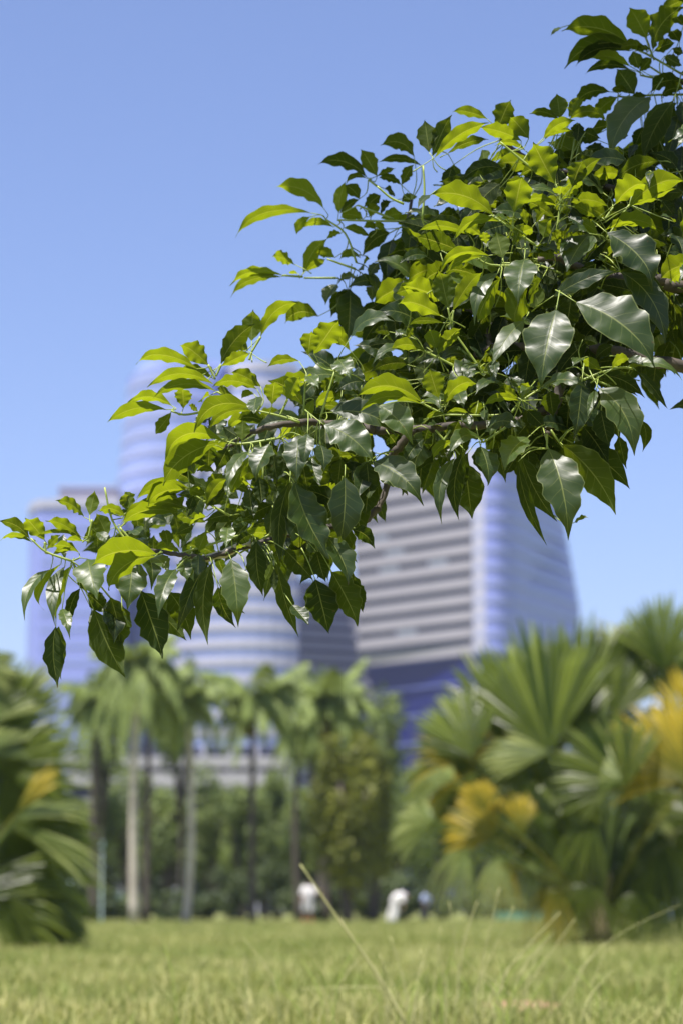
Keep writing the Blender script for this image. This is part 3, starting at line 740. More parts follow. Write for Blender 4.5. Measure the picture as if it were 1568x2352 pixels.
# ------------------------------------------------------------------ grass
def grass():
    g = np.random.default_rng(5); n = 210000
    # density falls with distance; a wedge wider than the picture
    Y = 8.5 + (np.power(g.uniform(0, 1, n), 2.1))*118
    X = g.uniform(-1, 1, n)*(Y*.22 + 1.6)
    cl = np.sin(X*1.7+np.cos(Y*.9)*2)+np.sin(Y*1.1+X*.6)+g.normal(0, .5, n)
    h = (.05 + .035*np.clip(cl, -1, 2) + g.exponential(.022, n))*np.where(Y > 30, .8, 1)*1.05
    h = np.clip(h, .03, .34)
    # bare reddish patch stays short
    pX, pY = gpt(1205, 2312).x, gpt(1205, 2312).y
    near = ((X-pX)/.75)**2+((Y-pY)/1.5)**2 < 1
    h = np.where(near, h*.35, h)
    a = g.uniform(0, 6.283, n); wd = g.uniform(.0022, .0045, n)*(.8+Y/18)
    lean = g.uniform(.1, .9, n)*h; b = g.uniform(0, 6.283, n)
    ux, uy = np.cos(a)*wd, np.sin(a)*wd; lx, ly = np.cos(b)*lean, np.sin(b)*lean
    P = np.zeros((n, 5, 3))
    P[:,0] = np.stack([X-ux, Y-uy, 0*h], 1); P[:,1] = np.stack([X+ux, Y+uy, 0*h], 1)
    P[:,2] = np.stack([X-ux*.8+lx*.35, Y-uy*.8+ly*.35, h*.6], 1); P[:,3] = np.stack([X+ux*.8+lx*.35, Y+uy*.8+ly*.35, h*.6], 1)
    P[:,4] = np.stack([X+lx, Y+ly, h], 1)
    me = bpy.data.meshes.new('grass'); me.vertices.add(n*5); me.vertices.foreach_set('co', P.reshape(-1))
    k = np.arange(n)*5
    quads = np.stack([k, k+1, k+3, k+2], 1); tris = np.stack([k+2, k+3, k+4], 1)
    li = np.concatenate([quads.reshape(-1), tris.reshape(-1)])
    me.loops.add(len(li)); me.loops.foreach_set('vertex_index', li)
    me.polygons.add(2*n)
    me.polygons.foreach_set('loop_start', np.concatenate([np.arange(n)*4, n*4+np.arange(n)*3]))
    me.update(calc_edges=True)
    t = np.clip(.45+.28*np.sin(X*1.3+Y*.35+np.sin(Y*.8))*np.sin(Y*.55+X*.7+1)+.4*np.clip((17-Y)/4, 0, 1)*(.6+.5*np.sin(X*2.1+1))+g.normal(0, .25, n), 0, 1)
    at_ = me.attributes.new('tint', 'FLOAT', 'POINT'); at_.data.foreach_set('value', np.repeat(t, 5))
    tag(link('grass', me, None, M['grass']), kind='stuff')
grass()
M['redsoil'] = simple('red_soil', (.34, .17, .10), (.24, .14, .08), 7, .95, .6)
def soil():
    c = gpt(1205, 2312); mb = MB(); r = random.Random(3); n = 22
    vs = [(c.x, c.y, .03)]
    for k in range(n):
        a = 2*math.pi*k/n; q = r.uniform(.75, 1.15); vs.append((c.x+math.cos(a)*.26*q, c.y+math.sin(a)*1.0*q, .004))
    mb.add(vs, [(0, 1+k, 1+(k+1) % n) for k in range(n)])
    tag(mb.build('bare_soil', M['redsoil']), kind='structure')
soil()

def stalks():
    D = 11.2
    root = empty('tall_grass_clump', (bx(1080, D), D, 0), 'clump of tall dry straw coloured grass stalks rising from the lawn in the foreground', 'grass clump')
    ro = Vector(root.location)
    S = [([(690,1985),(762,2090),(840,2200),(885,2270),(930,2352)],.0060,8.2),
         ([(1095,2070),(1078,2120),(1060,2190),(1040,2352)],.0036,9.0), ([(1285,2095),(1200,2185),(1140,2262),(1100,2352)],.0034,9.4),
         ([(1100,2230),(1160,2275),(1225,2335)],.0042,9.2), ([(1560,2078),(1430,2140),(1350,2205),(1300,2290)],.0018,9.3),
         ([(690,2272),(790,2268),(885,2277)],.0036,9.8), ([(548,2268),(565,2310),(582,2352)],.0036,9.8),
         ([(800,2282),(820,2352)],.0036,9.6), ([(1145,2040),(1120,2150),(1100,2250),(1085,2352)],.0028,8.6),
         ([(895,2150),(925,2250),(945,2352)],.0044,9.0), ([(965,2180),(955,2270),(945,2352)],.0038,9.2),
         ([(1030,2070),(1048,2200),(1050,2352)],.0028,8.8), ([(1215,2195),(1170,2220),(1120,2352)],.0040,9.1),
         ([(780,2110),(860,2235),(905,2352)],.0030,8.4), ([(1010,2130),(1000,2240),(985,2352)],.0026,9.0),
         ([(1320,2110),(1255,2200),(1190,2300)],.0026,9.2), ([(870,2190),(905,2270),(955,2352)],.0030,8.8),
         ([(1180,2080),(1110,2230),(1060,2352)],.0024,9.0)]
    for i, (p, w_, d) in enumerate(S):
        d += 2.6; w_ *= 1.35
        P = [pt(x, y, d) for x, y in p]; e = P[-1]
        dirn = (P[-1]-P[-2]).normalized()
        if e.z > .05 and p[-1][1] > 2300: P.append(Vector((e.x+dirn.x*.06, e.y+.1, 0)))
        elif e.z > .05: P.append(Vector((e.x+(ro.x-e.x)*.15, e.y+.25, 0)))
        P = [q-ro for q in smoothpath(P, 5)]; n = len(P); mb = MB()
        mb.tube(P, [w_*(.45+.75*k/(n-1)) for k in range(n)], 5); mb.build('stalk', M['straw'], root, True)
    r = random.Random(2)
    for k in range(70):
        x = r.gauss(0, .6); y = r.uniform(-.7, 1.2); h = r.uniform(.15, .5); a = r.uniform(-1, 1); mb = MB()
        P = smoothpath([(x,y,0),(x+a*h*.15,y,h*.6),(x+a*h*.55,y+r.uniform(-.1,.1),h)], 3)
        mb.tube(P, [.004*(1-.6*i/(len(P)-1)) for i in range(len(P))], 4); mb.build('blade', M['straw'] if k % 2 else M['stalk'], root)
stalks()

# ------------------------------------------------------------------ the leafy branch in focus
D0 = 6.0
FS = F*1568/1568*2731/1568       # focal length in photograph pixels
def spt(x, y, Y): return pt(x*1568/2731, y*1568/2731, Y)
PROF_T = [i/18 for i in range(17)] + [.945, 1.0]
PROF_W = [.03,.22,.44,.63,.78,.89,.96,1.0,1.0,.97,.92,.84,.74,.62,.47,.31,.17,.075,.008]      # long, pointed: older leaves
PROF_O = [.03,.14,.28,.42,.55,.68,.79,.88,.95,.99,1.0,.985,.94,.85,.72,.52,.28,.09,.008]      # widest past the middle: young leaves
NP = len(PROF_T)
US = [-1,-.72,-.4,-.15,0,.15,.4,.72,1]
def leaf_data(B, T, kind, wpx, bend, r, L3):
    """vertices of one leaf from stalk end B to tip T; bend and wpx are lengths at the leaf's distance"""
    a = (T-B); L = a.length; a.normalize(); mid = (B+T)/2
    v = (Vector((0,0,CAMZ))-mid).normalized()
    if kind in 'US': n0 = Vector((r.uniform(-.15,.15), .62+r.uniform(-.12,.12), .78))
    elif kind == 'T': n0 = Vector((-.12+r.uniform(-.2,.2), -.76, .62+r.uniform(-.14,.14)))
    elif kind == 'K': n0 = Vector((.25+r.uniform(-.3,.3), -.9, .30))
    else: n0 = Vector((r.uniform(-.3,.35), .90, .28+r.uniform(-.1,.15)))
    n = n0 - a*n0.dot(a)
    if n.length < .2: n = Vector((.3,0,1)) - a*Vector((.3,0,1)).dot(a)
    n.normalize(); b = n.cross(a).normalized()
    perp = a.cross(v)
    f = abs(b.dot(perp.normalized())) if perp.length > .05 else 1
    W = wpx*.56/max(f, .45)
    W = min(W, L*(.37 if kind in 'US' else .31)); PW = PROF_O if (kind in 'US') else PROF_W; wq = r.uniform(3.6, 5.6)
    # the picture-plane direction of the bend
    q = a.cross(v).normalized() if perp.length > .05 else n
    fold = r.uniform(.10, .38); wk = r.uniform(2.6, 4.6); ph = r.uniform(0, 6.28); ph2 = r.uniform(0, 6.28); wa = r.uniform(.07, .22)
    curl = (r.uniform(.03, .13) if kind == 'T' else r.uniform(-.02, .10))*L; tipc = (r.uniform(-.02, .18) if r.random() < .5 else r.uniform(0, .08))*L; dw = r.uniform(.04, .11)
    P = []
    for t in PROF_T:
        c = B + a*(L*t) + q*(bend*4*t*(1-t)) - n*(curl*4*t*(1-t)*-1) - n*tipc*max(0, (t-.7)/.3)**2
        P.append(c)
    V = []; UV = []
    for i, t in enumerate(PROF_T):
        tg = (P[min(i+1, NP-1)]-P[max(i-1, 0)]).normalized()
        nn = (n - tg*n.dot(tg)).normalized(); bb = nn.cross(tg)
        for u in US:
            s = 1 if u > 0 else -1
            ww = W*PW[i]*(1+dw*math.sin(6.283*wq*t+ph2+s))
            wave = wa*W*math.sin(6.283*wk*t+ph+(1.3 if s > 0 else 0))*abs(u)**2*min(1, 4*t)*(1-.4*t)
            V.append(P[i] + bb*(u*ww) + nn*(fold*abs(u)*ww*.9 - .25*fold*u*u*ww + wave)); UV.append((.5+.5*u, t))
    Fc = []
    for i in range(NP-1):
        for j in range(8): Fc.append((i*9+j, (i+1)*9+j, (i+1)*9+j+1, i*9+j+1))
    return V, Fc, UV
def leaf_object(items, name, parent, ro):
    V = []; Fc = []; UV = []; TN = []
    for v, f, uv, tn in items:
        k = len(V); V += [tuple(p-ro) for p in v]; Fc += [tuple(i+k for i in q) for q in f]; UV += uv; TN += [tn]*len(v)
    me = bpy.data.meshes.new(name); me.from_pydata(V, [], Fc)
    ul = me.uv_layers.new(name='UVMap'); vi = np.zeros(len(me.loops), dtype=np.int32); me.loops.foreach_get('vertex_index', vi)
    ul.data.foreach_set('uv', np.array(UV)[vi].reshape(-1))
    at_ = me.attributes.new('tint', 'FLOAT', 'POINT'); at_.data.foreach_set('value', TN)
    me.polygons.foreach_set('use_smooth', [True]*len(me.polygons)); me.update()
    return link(name, me, parent, M['leaf'])

LEAFTXT = """
@A 0 1900 1.96 0.02
235 500 0 360 90 30 U; 250 525 0 495 45 20 U; 350 510 200 330 130 0 U; 660 330 450 195 80 20 U; 705 315 745 130 95 0 U
1010 285 980 140 115 0 U; 980 310 770 270 70 15 U; 640 510 365 350 90 20 U; 650 490 280 475 30 35 U; 655 510 820 335 70 0 U
845 490 760 300 120 0 U; 370 580 470 470 60 0 U; 620 610 400 560 60 15 U; 650 520 520 500 40 0 U; 1400 290 950 370 100 70 U
1390 275 1160 360 45 35 U; 1430 250 1200 200 90 30 U; 1480 110 1140 210 110 50 U; 1470 95 1070 170 50 60 U
1225 620 715 690 190 60 U -.12; 1215 640 845 900 150 60 U -.1; 1320 560 1290 425 100 0 U; 1090 500 1160 605 80 0 T
690 660 765 970 230 0 T -.05; 1040 670 1000 1050 230 -10 T; 1380 740 1240 1110 130 20 T -.08; 1440 690 1520 820 90 0 T
400 740 190 1130 80 45 T; 480 700 290 1060 60 30 U; 510 720 430 1160 100 50 T; 575 700 430 1130 95 25 U
630 890 540 1220 80 30 D; 490 1050 550 1255 90 0 T -.06; 440 1190 470 1670 150 30 D; 740 1060 985 1590 230 15 D
870 960 940 1390 190 -20 D; 1110 910 1290 1440 230 10 D; 1330 920 1500 1270 190 -20 D; 600 780 740 920 90 0 D; 700 940 860 1085 190 0 D
960 1060 1000 1190 90 0 U; 1200 640 1330 760 110 0 T; 760 450 880 560 70 0 T; 420 620 560 560 60 0 U; 1030 440 1160 500 80 0 T
@C 700 1900 1.96 0.0
290 690 270 1330 140 60 D; 440 660 495 1165 210 -10 T -.08; 340 880 475 1190 120 30 D; 640 520 690 950 150 20 D; 560 740 500 900 60 20 U
760 660 695 830 50 -20 U; 900 60 840 700 130 60 D -.05; 940 60 1220 650 250 40 K -.08; 1330 20 1290 560 240 0 K -.05; 1510 30 1490 330 190 0 D
1390 430 1560 570 110 -30 D; 870 590 1080 820 200 0 D; 1190 480 1370 850 170 -30 K; 800 700 970 1270 120 20 D; 780 740 780 920 60 0 D
920 1020 1050 1170 100 0 K; 1100 820 1205 1250 230 0 D; 1230 760 1440 1180 210 -10 D; 1380 820 1475 1080 110 0 D; 690 30 660 240 150 0 D
245 240 400 30 80 -20 U; 250 245 410 90 60 -10 D; 240 160 110 110 70 0 U; 130 310 100 180 90 0 D; 60 240 0 180 80 0 U
150 400 10 470 80 10 D; 250 330 110 390 50 10 U; 540 560 470 600 60 0 U; 420 400 400 560 110 0 T; 250 440 180 600 90 0 U; 60 660 100 830 110 0 T
190 620 180 800 130 0 K; 600 470 480 570 80 20 D; 500 0 415 190 90 10 T; 1060 200 1150 420 200 0 D; 980 480 960 700 110 0 D; 1110 600 1180 840 150 0 D
@B 400 1200 1.96 0.0
760 540 280 455 100 40 U .15; 850 510 640 340 190 0 U .15; 950 500 1210 185 150 -20 U .15; 950 520 1180 410 90 0 U .15; 1190 320 1200 80 150 0 U .2
1160 400 1050 310 100 0 U .2; 1260 290 1560 10 110 -50 U .2; 890 620 615 550 70 30 U .15; 890 660 370 680 90 85 U; 910 715 415 755 80 80 U
565 830 220 800 80 50 U .1; 520 860 60 960 100 60 U .1; 655 850 650 690 125 0 U .1; 560 880 425 1050 90 -10 U .1; 770 870 700 820 70 0 U .1
1200 850 735 1030 130 90 U -.08; 1180 870 850 1010 80 50 U -.05; 1230 700 880 670 90 30 U; 1260 680 1030 560 110 10 U; 1050 750 920 690 80 -10 U
1230 760 1210 900 110 0 T -.1; 1350 820 1370 640 140 0 U -.05; 1465 780 1560 600 190 0 U -.08; 1560 480 1320 510 70 30 U; 960 1100 490 1260 140 105 U -.05
930 1120 485 1450 190 50 U -.03; 1080 1070 960 990 110 0 D; 1115 1100 1120 940 120 0 U; 1170 1190 1000 1500 90 45 T -.08; 1190 1220 1010 1530 100 10 U -.05
1330 1130 1205 1390 150 0 T -.1; 1570 1060 1540 1430 200 0 T -.1; 690 1480 275 1560 60 60 U; 680 1490 360 1600 110 50 U; 825 1530 700 1470 90 0 U
825 1530 965 1350 90 0 U; 835 1610 990 1390 90 -20 U -.05; 850 1610 1000 1480 80 0 D; 670 1640 410 1590 90 25 U; 610 1670 160 1750 110 60 U
250 1640 200 1500 115 0 U; 200 1700 0 1650 70 20 U; 700 1640 740 1530 80 0 D; 900 900 740 1010 90 20 T .05; 960 930 880 1090 120 0 T .05
860 1160 850 1330 150 0 D; 1000 1170 910 1340 120 0 D; 700 1250 740 1370 60 0 T; 1250 1390 1270 1600 200 0 D; 1210 740 1110 765 50 20 U; 860 750 790 790 55 0 U
1400 1150 1260 1300 150 20 D .1; 1360 1200 1390 1420 170 0 D .1; 1080 1420 1190 1460 70 0 U; 900 1350 740 1330 50 20 U; 1000 1250 1110 1300 80 0 U .1
@D 900 500 1.96 0.55
1110 410 745 285 110 40 S; 1190 400 1070 190 120 0 S; 1480 250 1225 150 120 60 S; 1540 320 1200 290 60 30 S; 1190 400 1330 340 45 0 S
1380 470 1200 410 60 20 S; 1380 470 1470 310 80 0 S; 1050 580 940 470 110 15 S; 1110 420 940 460 40 35 S; 770 650 400 480 130 40 U
890 690 940 450 100 -10 U; 670 690 65 835 90 85 U; 670 720 560 860 70 25 U; 850 800 600 800 60 30 U; 900 690 1050 580 60 0 S
1090 640 1220 545 90 0 S; 1080 740 900 710 100 20 U; 1130 720 1190 610 120 0 U; 1220 730 1390 690 140 0 U; 1140 880 930 800 60 15 U
910 850 800 890 50 15 U; 1055 1040 900 1040 60 30 U; 540 1090 370 1030 90 15 U; 615 1160 790 890 110 -25 U; 630 1150 790 1050 60 0 U
860 1040 710 1000 80 15 U; 450 1180 30 1240 70 45 U; 440 1190 40 1310 70 45 U; 570 1165 500 1150 30 0 U; 730 1500 465 1550 130 60 S
980 1290 960 1700 200 0 K; 880 1250 780 1400 90 10 T; 960 1300 830 1500 130 10 D; 1040 1200 890 1230 90 20 T; 1220 1250 960 1280 90 40 K
1150 1260 1150 1390 90 0 T; 1310 900 1270 1240 150 20 K; 1350 1010 1250 1420 150 -30 D; 1280 850 1080 1030 120 40 D; 1520 830 1420 1080 130 0 K
1568 980 1560 1300 130 0 K; 1130 1050 1070 1130 60 0 U; 1350 1450 1470 1530 110 0 D; 1400 1410 1230 1480 50 15 D; 1220 1400 1050 1560 100 20 D
1300 600 1210 680 90 0 S; 1450 700 1350 780 100 0 U; 1480 900 1460 1060 110 0 D; 1160 1160 1180 1300 90 0 U; 1500 560 1380 600 70 10 S
1250 500 1330 540 60 0 S; 1200 1080 1120 1200 80 0 K; 1420 1250 1440 1400 110 0 D; 1180 820 1080 800 60 20 U; 1150 780 1260 820 60 0 U
@E 1200 1200 1.96 -0.02
110 420 300 150 190 0 U; 65 430 90 240 150 0 U -.05; 400 290 720 150 110 -60 T; 300 470 395 618 160 0 T -.08; 60 600 150 695 90 0 T -.05
90 640 0 620 90 0 U; 830 300 880 215 100 0 U; 830 250 740 300 50 10 T; 975 400 700 395 90 50 U -.1; 1065 380 1010 230 150 0 U -.1
1075 430 1260 215 100 -15 U -.1; 860 405 560 500 60 30 T -.05; 1120 180 840 180 50 20 S; 950 800 440 740 150 85 U -.2; 940 810 450 875 80 75 U -.18
1080 765 1010 540 220 0 U -.2; 1125 830 1390 640 110 -50 U -.2; 960 800 1110 850 70 -10 T -.1; 1230 720 1280 850 110 0 T -.12
1360 500 1300 620 110 10 T; 1330 620 1340 740 60 0 T; 1130 895 980 930 40 20 U -.2; 1130 900 1320 885 40 -10 U -.2; 190 980 570 1265 260 -35 T -.22
260 880 760 1040 170 -50 K -.05; 620 830 880 1105 200 -20 T -.05; 1035 1130 880 1350 230 0 D .15; 570 1270 960 1570 220 -30 K; 520 1270 540 1568 180 0 D
60 1050 30 1290 120 0 T -.1; 160 1140 190 1330 200 0 K; 1200 1110 1030 1250 70 20 U -.1; 1420 1090 1160 1220 110 60 T -.1; 1410 1150 1480 1440 190 0 K -.12
1210 1240 1111 1754 100 70 T -.1; 1290 1180 1243 1729 130 60 D -.05; 1500 480 1510 630 70 0 T -.05; 1470 420 1568 400 60 0 T; 850 500 550 560 100 30 D .15
760 350 480 380 70 20 D .15; 700 250 560 260 70 10 D .2; 1240 620 1400 700 60 -10 T; 1420 690 1560 640 60 -20 T -.1; 1440 860 1450 960 60 0 T -.1
500 640 280 720 120 20 K .1; 780 640 600 600 110 20 D .15; 280 600 180 720 80 10 U; 420 760 300 840 110 10 D .1; 110 780 60 900 70 0 U; 1150 250 1330 300 90 0 D .15
1240 950 1180 1140 110 10 D .1; 320 1250 290 1480 200 0 D .1; 700 1060 780 1170 140 0 D .15; 20 1280 60 1500 190 0 D .1; 1000 1010 970 1110 90 0 D .1
@F 1600 400 1.96 0.05
225 410 190 160 150 0 S .2; 250 440 390 120 130 0 S .2; 270 450 690 180 110 -30 U .15; 680 150 410 80 80 20 U .2; 760 230 860 0 200 0 S .25
1005 300 860 130 180 0 U; 945 320 620 215 110 20 U; 1120 300 1370 160 90 -40 U; 1130 310 1350 240 50 -25 U; 1250 145 1225 -50 140 0 U .1
1240 160 1010 100 60 25 S .1; 1330 150 1430 -20 60 0 U .1; 1330 150 1568 110 80 -35 U .1; 980 400 740 350 50 30 U .15; 660 500 640 390 120 0 U .3
700 490 980 430 80 -40 U .3; 800 540 470 650 120 65 D .2; 660 650 800 760 100 0 D .2; 820 530 960 560 120 0 D .2; 370 420 690 310 70 -30 S .2
1210 655 1040 330 210 -10 U -.15; 1345 680 1430 470 160 0 U -.15; 1350 680 1560 450 100 -20 U -.15; 725 900 235 740 180 65 U -.2; 235 745 135 850 50 10 T -.2
890 880 950 600 220 0 U -.2; 770 950 415 1100 80 75 U -.18; 865 980 735 900 60 0 T -.15; 540 1060 135 1015 70 40 U -.1; 1230 740 970 720 50 30 T -.15
1110 700 1000 800 90 0 T -.1; 1220 820 930 830 60 50 U -.12; 1270 780 1380 650 110 0 U -.1; 1250 740 1300 680 70 0 T -.15; 1568 900 1330 790 110 20 U
630 1060 480 960 90 0 U -.1; 670 1130 650 1030 90 0 U -.1; 800 1240 750 1040 160 0 U -.12; 690 1220 300 1300 80 60 U -.12; 640 1230 345 1360 60 40 U -.1
375 1630 310 1340 180 0 U -.2; 410 1650 630 1335 120 -15 U -.2; 310 1690 0 1570 150 20 U -.2; 970 1250 915 1590 230 0 T -.2; 760 1360 580 1760 110 60 T -.12
780 1400 600 1740 160 0 U -.05; 1000 1420 870 1760 200 0 U .0; 1110 1400 1000 1600 200 0 U .0; 1250 1180 1000 1200 60 20 K; 1480 1050 1300 1340 230 0 T -.08
1568 1330 1200 1540 130 20 K -.05; 1060 960 1130 870 50 0 U; 990 980 960 850 60 0 U; 880 1140 960 960 80 0 U -.05; 1120 1080 1170 930 110 0 U -.02
1180 1100 1270 1020 90 0 U; 1220 1120 1310 1040 70 0 U; 1300 900 1340 850 60 0 T; 1470 1040 1340 1050 50 15 T -.1; 1180 620 1090 780 120 0 D .2
400 520 350 700 150 0 D .3; 300 900 500 960 140 0 D .3; 100 900 60 1250 150 0 K .4; 400 1050 520 1150 130 0 K .3; 250 1100 450 1350 200 0 D .3; 1050 480 1180 560 140 0 D .2
560 700 300 640 110 20 D .3; 1400 180 1380 330 110 0 D .15; 1450 250 1560 300 110 0 D .15; 1250 380 1240 520 150 0 D .15; 1400 420 1560 460 90 0 D .12
1060 1150 1230 1190 100 -20 K -.02; 540 1100 660 1250 140 0 K .25; 170 1200 260 1420 130 0 D .4; 620 1500 500 1640 130 0 D .2; 900 1060 1040 1000 90 0 U
@H 1931 0 1.96 0.40
1145 345 610 230 160 75 U; 610 215 525 285 30 0 T; 1190 380 630 530 150 110 S; 1140 400 715 510 100 60 S; 1150 520 840 450 90 25 U
1150 545 790 565 70 40 S; 1185 738 1050 540 200 0 S; 1220 540 1170 400 110 0 S; 1225 560 1320 450 80 0 S; 1280 300 1150 60 250 0 U
1330 390 1560 50 170 -30 S; 1270 370 1070 380 80 15 S; 1568 200 1500 130 120 0 S; 1540 330 1470 230 120 0 S; 1340 400 1500 330 90 0 S
990 720 720 810 110 40 S; 1050 760 870 900 110 10 U; 1130 720 1000 700 60 10 S; 605 925 590 750 150 0 U -.1; 670 920 750 750 80 0 U -.1
680 930 975 935 90 -45 U -.1; 600 940 365 890 60 30 S -.1; 1280 750 1150 790 110 0 S; 1568 640 1290 720 110 40 S; 1568 700 1390 750 100 30 S
1310 760 970 1230 210 20 T -.15; 1490 790 1250 1260 170 40 D -.1; 1500 830 1380 1060 120 0 D; 1530 900 1430 1260 150 0 K; 1568 800 1568 1000 120 0 K
990 980 840 1010 100 0 S; 1130 870 1010 960 110 0 S; 1180 1350 1270 1260 110 0 U; 1200 1130 1140 1260 60 0 T; 1080 1400 980 1370 50 10 T
760 1080 620 1180 120 0 D; 900 1100 700 1080 100 20 D; 950 1200 800 1160 110 10 D; 1000 1300 860 1330 120 0 D; 1260 1100 1300 1330 150 0 D; 1380 1100 1340 1330 140 0 D
1100 1200 1200 1330 130 0 D; 1450 1150 1490 1400 140 0 D; 1560 1150 1540 1420 140 0 K; 1250 1000 1180 1160 130 0 D; 800 1230 1000 1260 120 -10 D; 620 1060 740 1100 110 0 S
1420 440 1560 520 90 0 D; 1200 400 1300 360 60 0 S; 1480 380 1568 420 90 0 S; 1568 20 1540 -60 100 0 S; 1400 100 1568 0 120 0 S .1; 1090 960 1080 1100 90 0 S; 850 1300 700 1330 110 0 D
@I 1931 700 1.96 0.0
1040 225 1280 50 190 -30 U -.1; 1145 250 1568 20 170 -40 U -.12; 1150 240 1500 90 60 20 U -.1; 1320 -20 1300 90 60 0 T -.12; 970 240 680 210 110 20 U -.05
900 330 700 230 80 0 U -.05; 660 330 790 410 90 -10 K -.05; 830 460 640 470 50 30 T -.08; 960 430 1380 440 110 -65 U -.05; 980 460 1350 850 280 -60 K -.15
560 950 1060 740 120 -10 K -.1; 1200 920 850 850 120 10 D .1; 1080 760 1430 1330 200 -75 K -.1; 730 1000 1360 1480 330 -55 T -.2; 570 1060 447 1640 350 0 T -.30
320 1140 60 1500 130 10 T -.15; 690 960 640 1260 190 0 D .05; 920 1530 780 1430 80 0 U -.2; 770 1440 700 1490 60 0 T -.2; 1010 1520 1140 1440 90 -30 U -.2
1140 1440 1260 1490 90 0 T -.2; 1120 1510 1560 1568 70 -30 T -.2; 1568 500 1380 480 130 20 D .1; 1568 650 1390 600 110 15 D .1; 1568 700 1400 790 130 0 D .1
1400 900 1540 1210 120 -30 D .15; 1500 370 1390 320 70 0 T; 1300 300 1210 200 120 0 K .1; 560 640 400 560 100 -10 U; 1050 560 940 660 90 0 U -.02
1400 200 1500 330 150 0 D .12; 1100 320 1290 340 120 0 D .1; 800 250 960 330 110 0 U; 760 360 900 450 90 0 U; 660 120 760 30 110 0 U -.05; 440 760 600 840 120 0 D .1
500 800 540 980 130 0 D .12; 700 800 640 960 130 0 D .1; 360 860 440 1040 150 0 U .1; 1350 960 1480 1150 120 -10 D .12; 1250 500 1470 560 130 -20 D .08
1500 480 1568 640 120 0 K .05; 900 560 800 650 100 0 U; 1120 600 1080 700 120 0 U; 700 540 600 600 100 0 K; 1500 930 1560 1050 100 0 K .15; 880 700 760 740 70 0 D .05
600 1250 640 1470 160 0 D .1; 780 1290 900 1330 70 -10 D .1; 1010 1340 880 1440 120 10 D .1
@G 1700 1400 1.568 0.0
720 255 1020 245 70 -50 T -.15; 980 200 940 545 140 0 K -.1; 1070 250 1015 425 50 0 T -.12; 1085 240 1310 660 190 -55 T -.1; 1210 540 1255 740 80 0 D
1350 440 1362 632 70 -25 D; 1100 160 1375 300 95 -30 D; 1320 130 1515 382 55 -25 D; 1160 230 1350 500 80 -50 D .1; 1100 380 1150 610 165 0 D
990 480 1145 710 200 -10 D; 860 595 1195 1035 200 -40 D -.05; 770 620 900 1175 240 -15 T -.2; 600 660 820 1075 130 25 D; 580 700 765 1222 72 35 D -.05
930 1085 1018 1045 30 0 T; 640 550 490 750 150 10 T -.12; 370 520 615 500 90 -40 T -.1; 250 720 290 1058 200 0 D .05; 560 680 500 780 160 0 D .1
600 310 640 200 90 0 U -.15; 590 320 360 350 50 25 U -.15; 580 300 450 240 60 0 U -.15; 450 210 310 280 50 10 T -.1; 430 70 440 180 60 0 T -.1
250 400 280 500 70 0 T -.05; 780 260 800 420 130 0 D; 640 380 750 490 150 0 D; 880 120 860 250 110 0 D .1; 900 330 880 560 180 0 D .1; 1040 420 960 600 160 0 D .1
460 430 400 540 110 0 T -.05; 640 620 660 800 150 0 D .1; 420 620 420 720 120 0 D .1; 1000 560 1060 720 170 0 D .12; 680 420 560 560 120 0 D .1; 760 480 850 620 120 0 D .12
540 180 620 300 100 0 K .05; 330 320 300 440 120 0 D .08; 1150 330 1210 560 150 -10 D .1; 520 280 430 200 70 0 T -.1; 660 230 600 310 60 0 T -.12; 1000 100 1100 200 90 0 D .1
"""
def depth_of(x, y):
    return D0 + .10*math.sin(x*.0031+1)*math.cos(y*.0027)
LIMBS = [ # points (x, y, extra depth), start radius, end radius, material
 ([(3900,900,.5),(3300,1050,.3),(2731,1145,.12),(2645,1119,.1),(2467,1108,.08),(2329,1078,.05),(2237,1032,.03),(2150,1037,.05)], .019, .008, 'bark'),
 ([(3900,1350,.4),(3200,1560,.25),(2731,1470,.15),(2600,1440,.12),(2430,1400,.1),(2310,1400,.1),(2150,1395,.15),(1962,1390,.18),(1800,1500,.22)], .020, .008, 'bark'),
 ([(2310,1400,.1),(2262,1440,.08),(2235,1560,.1),(2200,1690,.1),(2190,1740,.1)], .015, .012, 'bark'),
 ([(2235,1600,.12),(2130,1660,.12),(2044,1690,.1),(1815,1705,.1),(1650,1718,.16),(1500,1720,.16)], .011, .011, 'bark'),
 ([(1650,1718,.1),(1588,1800,.12),(1560,1840,.15),(1540,1960,.15),(1500,2043,.12),(1410,2105,.08),(1260,2110,.05),(1120,2150,.02),(1000,2180,0),(830,2230,0),(700,2215,.02),(560,2190,.02)], .011, .005, 'bark'),
 ([(1000,2170,0),(880,2220,.01),(810,2235,.02)], .011, .009, 'palebark'),
 ([(1500,1720,.16),(1380,1700,.2),(1250,1690,.2),(1130,1700,.06),(1010,1730,.06),(900,1800,.1)], .012, .005, 'bark'),
 ([(3900,300,.9),(3200,330,.7),(2731,330,.5),(2700,320,.45),(2640,300,.42)], .014, .006, 'bark'),
 ([(3300,700,.6),(2731,720,.4),(2500,760,.3),(2300,700,.3),(2120,640,.3),(2000,560,.3)], .012, .005, 'bark'),
 ([(2500,760,.4),(2200,900,.4),(1900,930,.45),(1700,900,.5),(1640,860,.55)], .009, .005, 'bark'),
 ([(1962,1390,.18),(1900,1250,.3),(1700,1180,.45),(1640,1100,.5),(1620,950,.55),(1645,800,.55)], .009, .005, 'bark'),
]
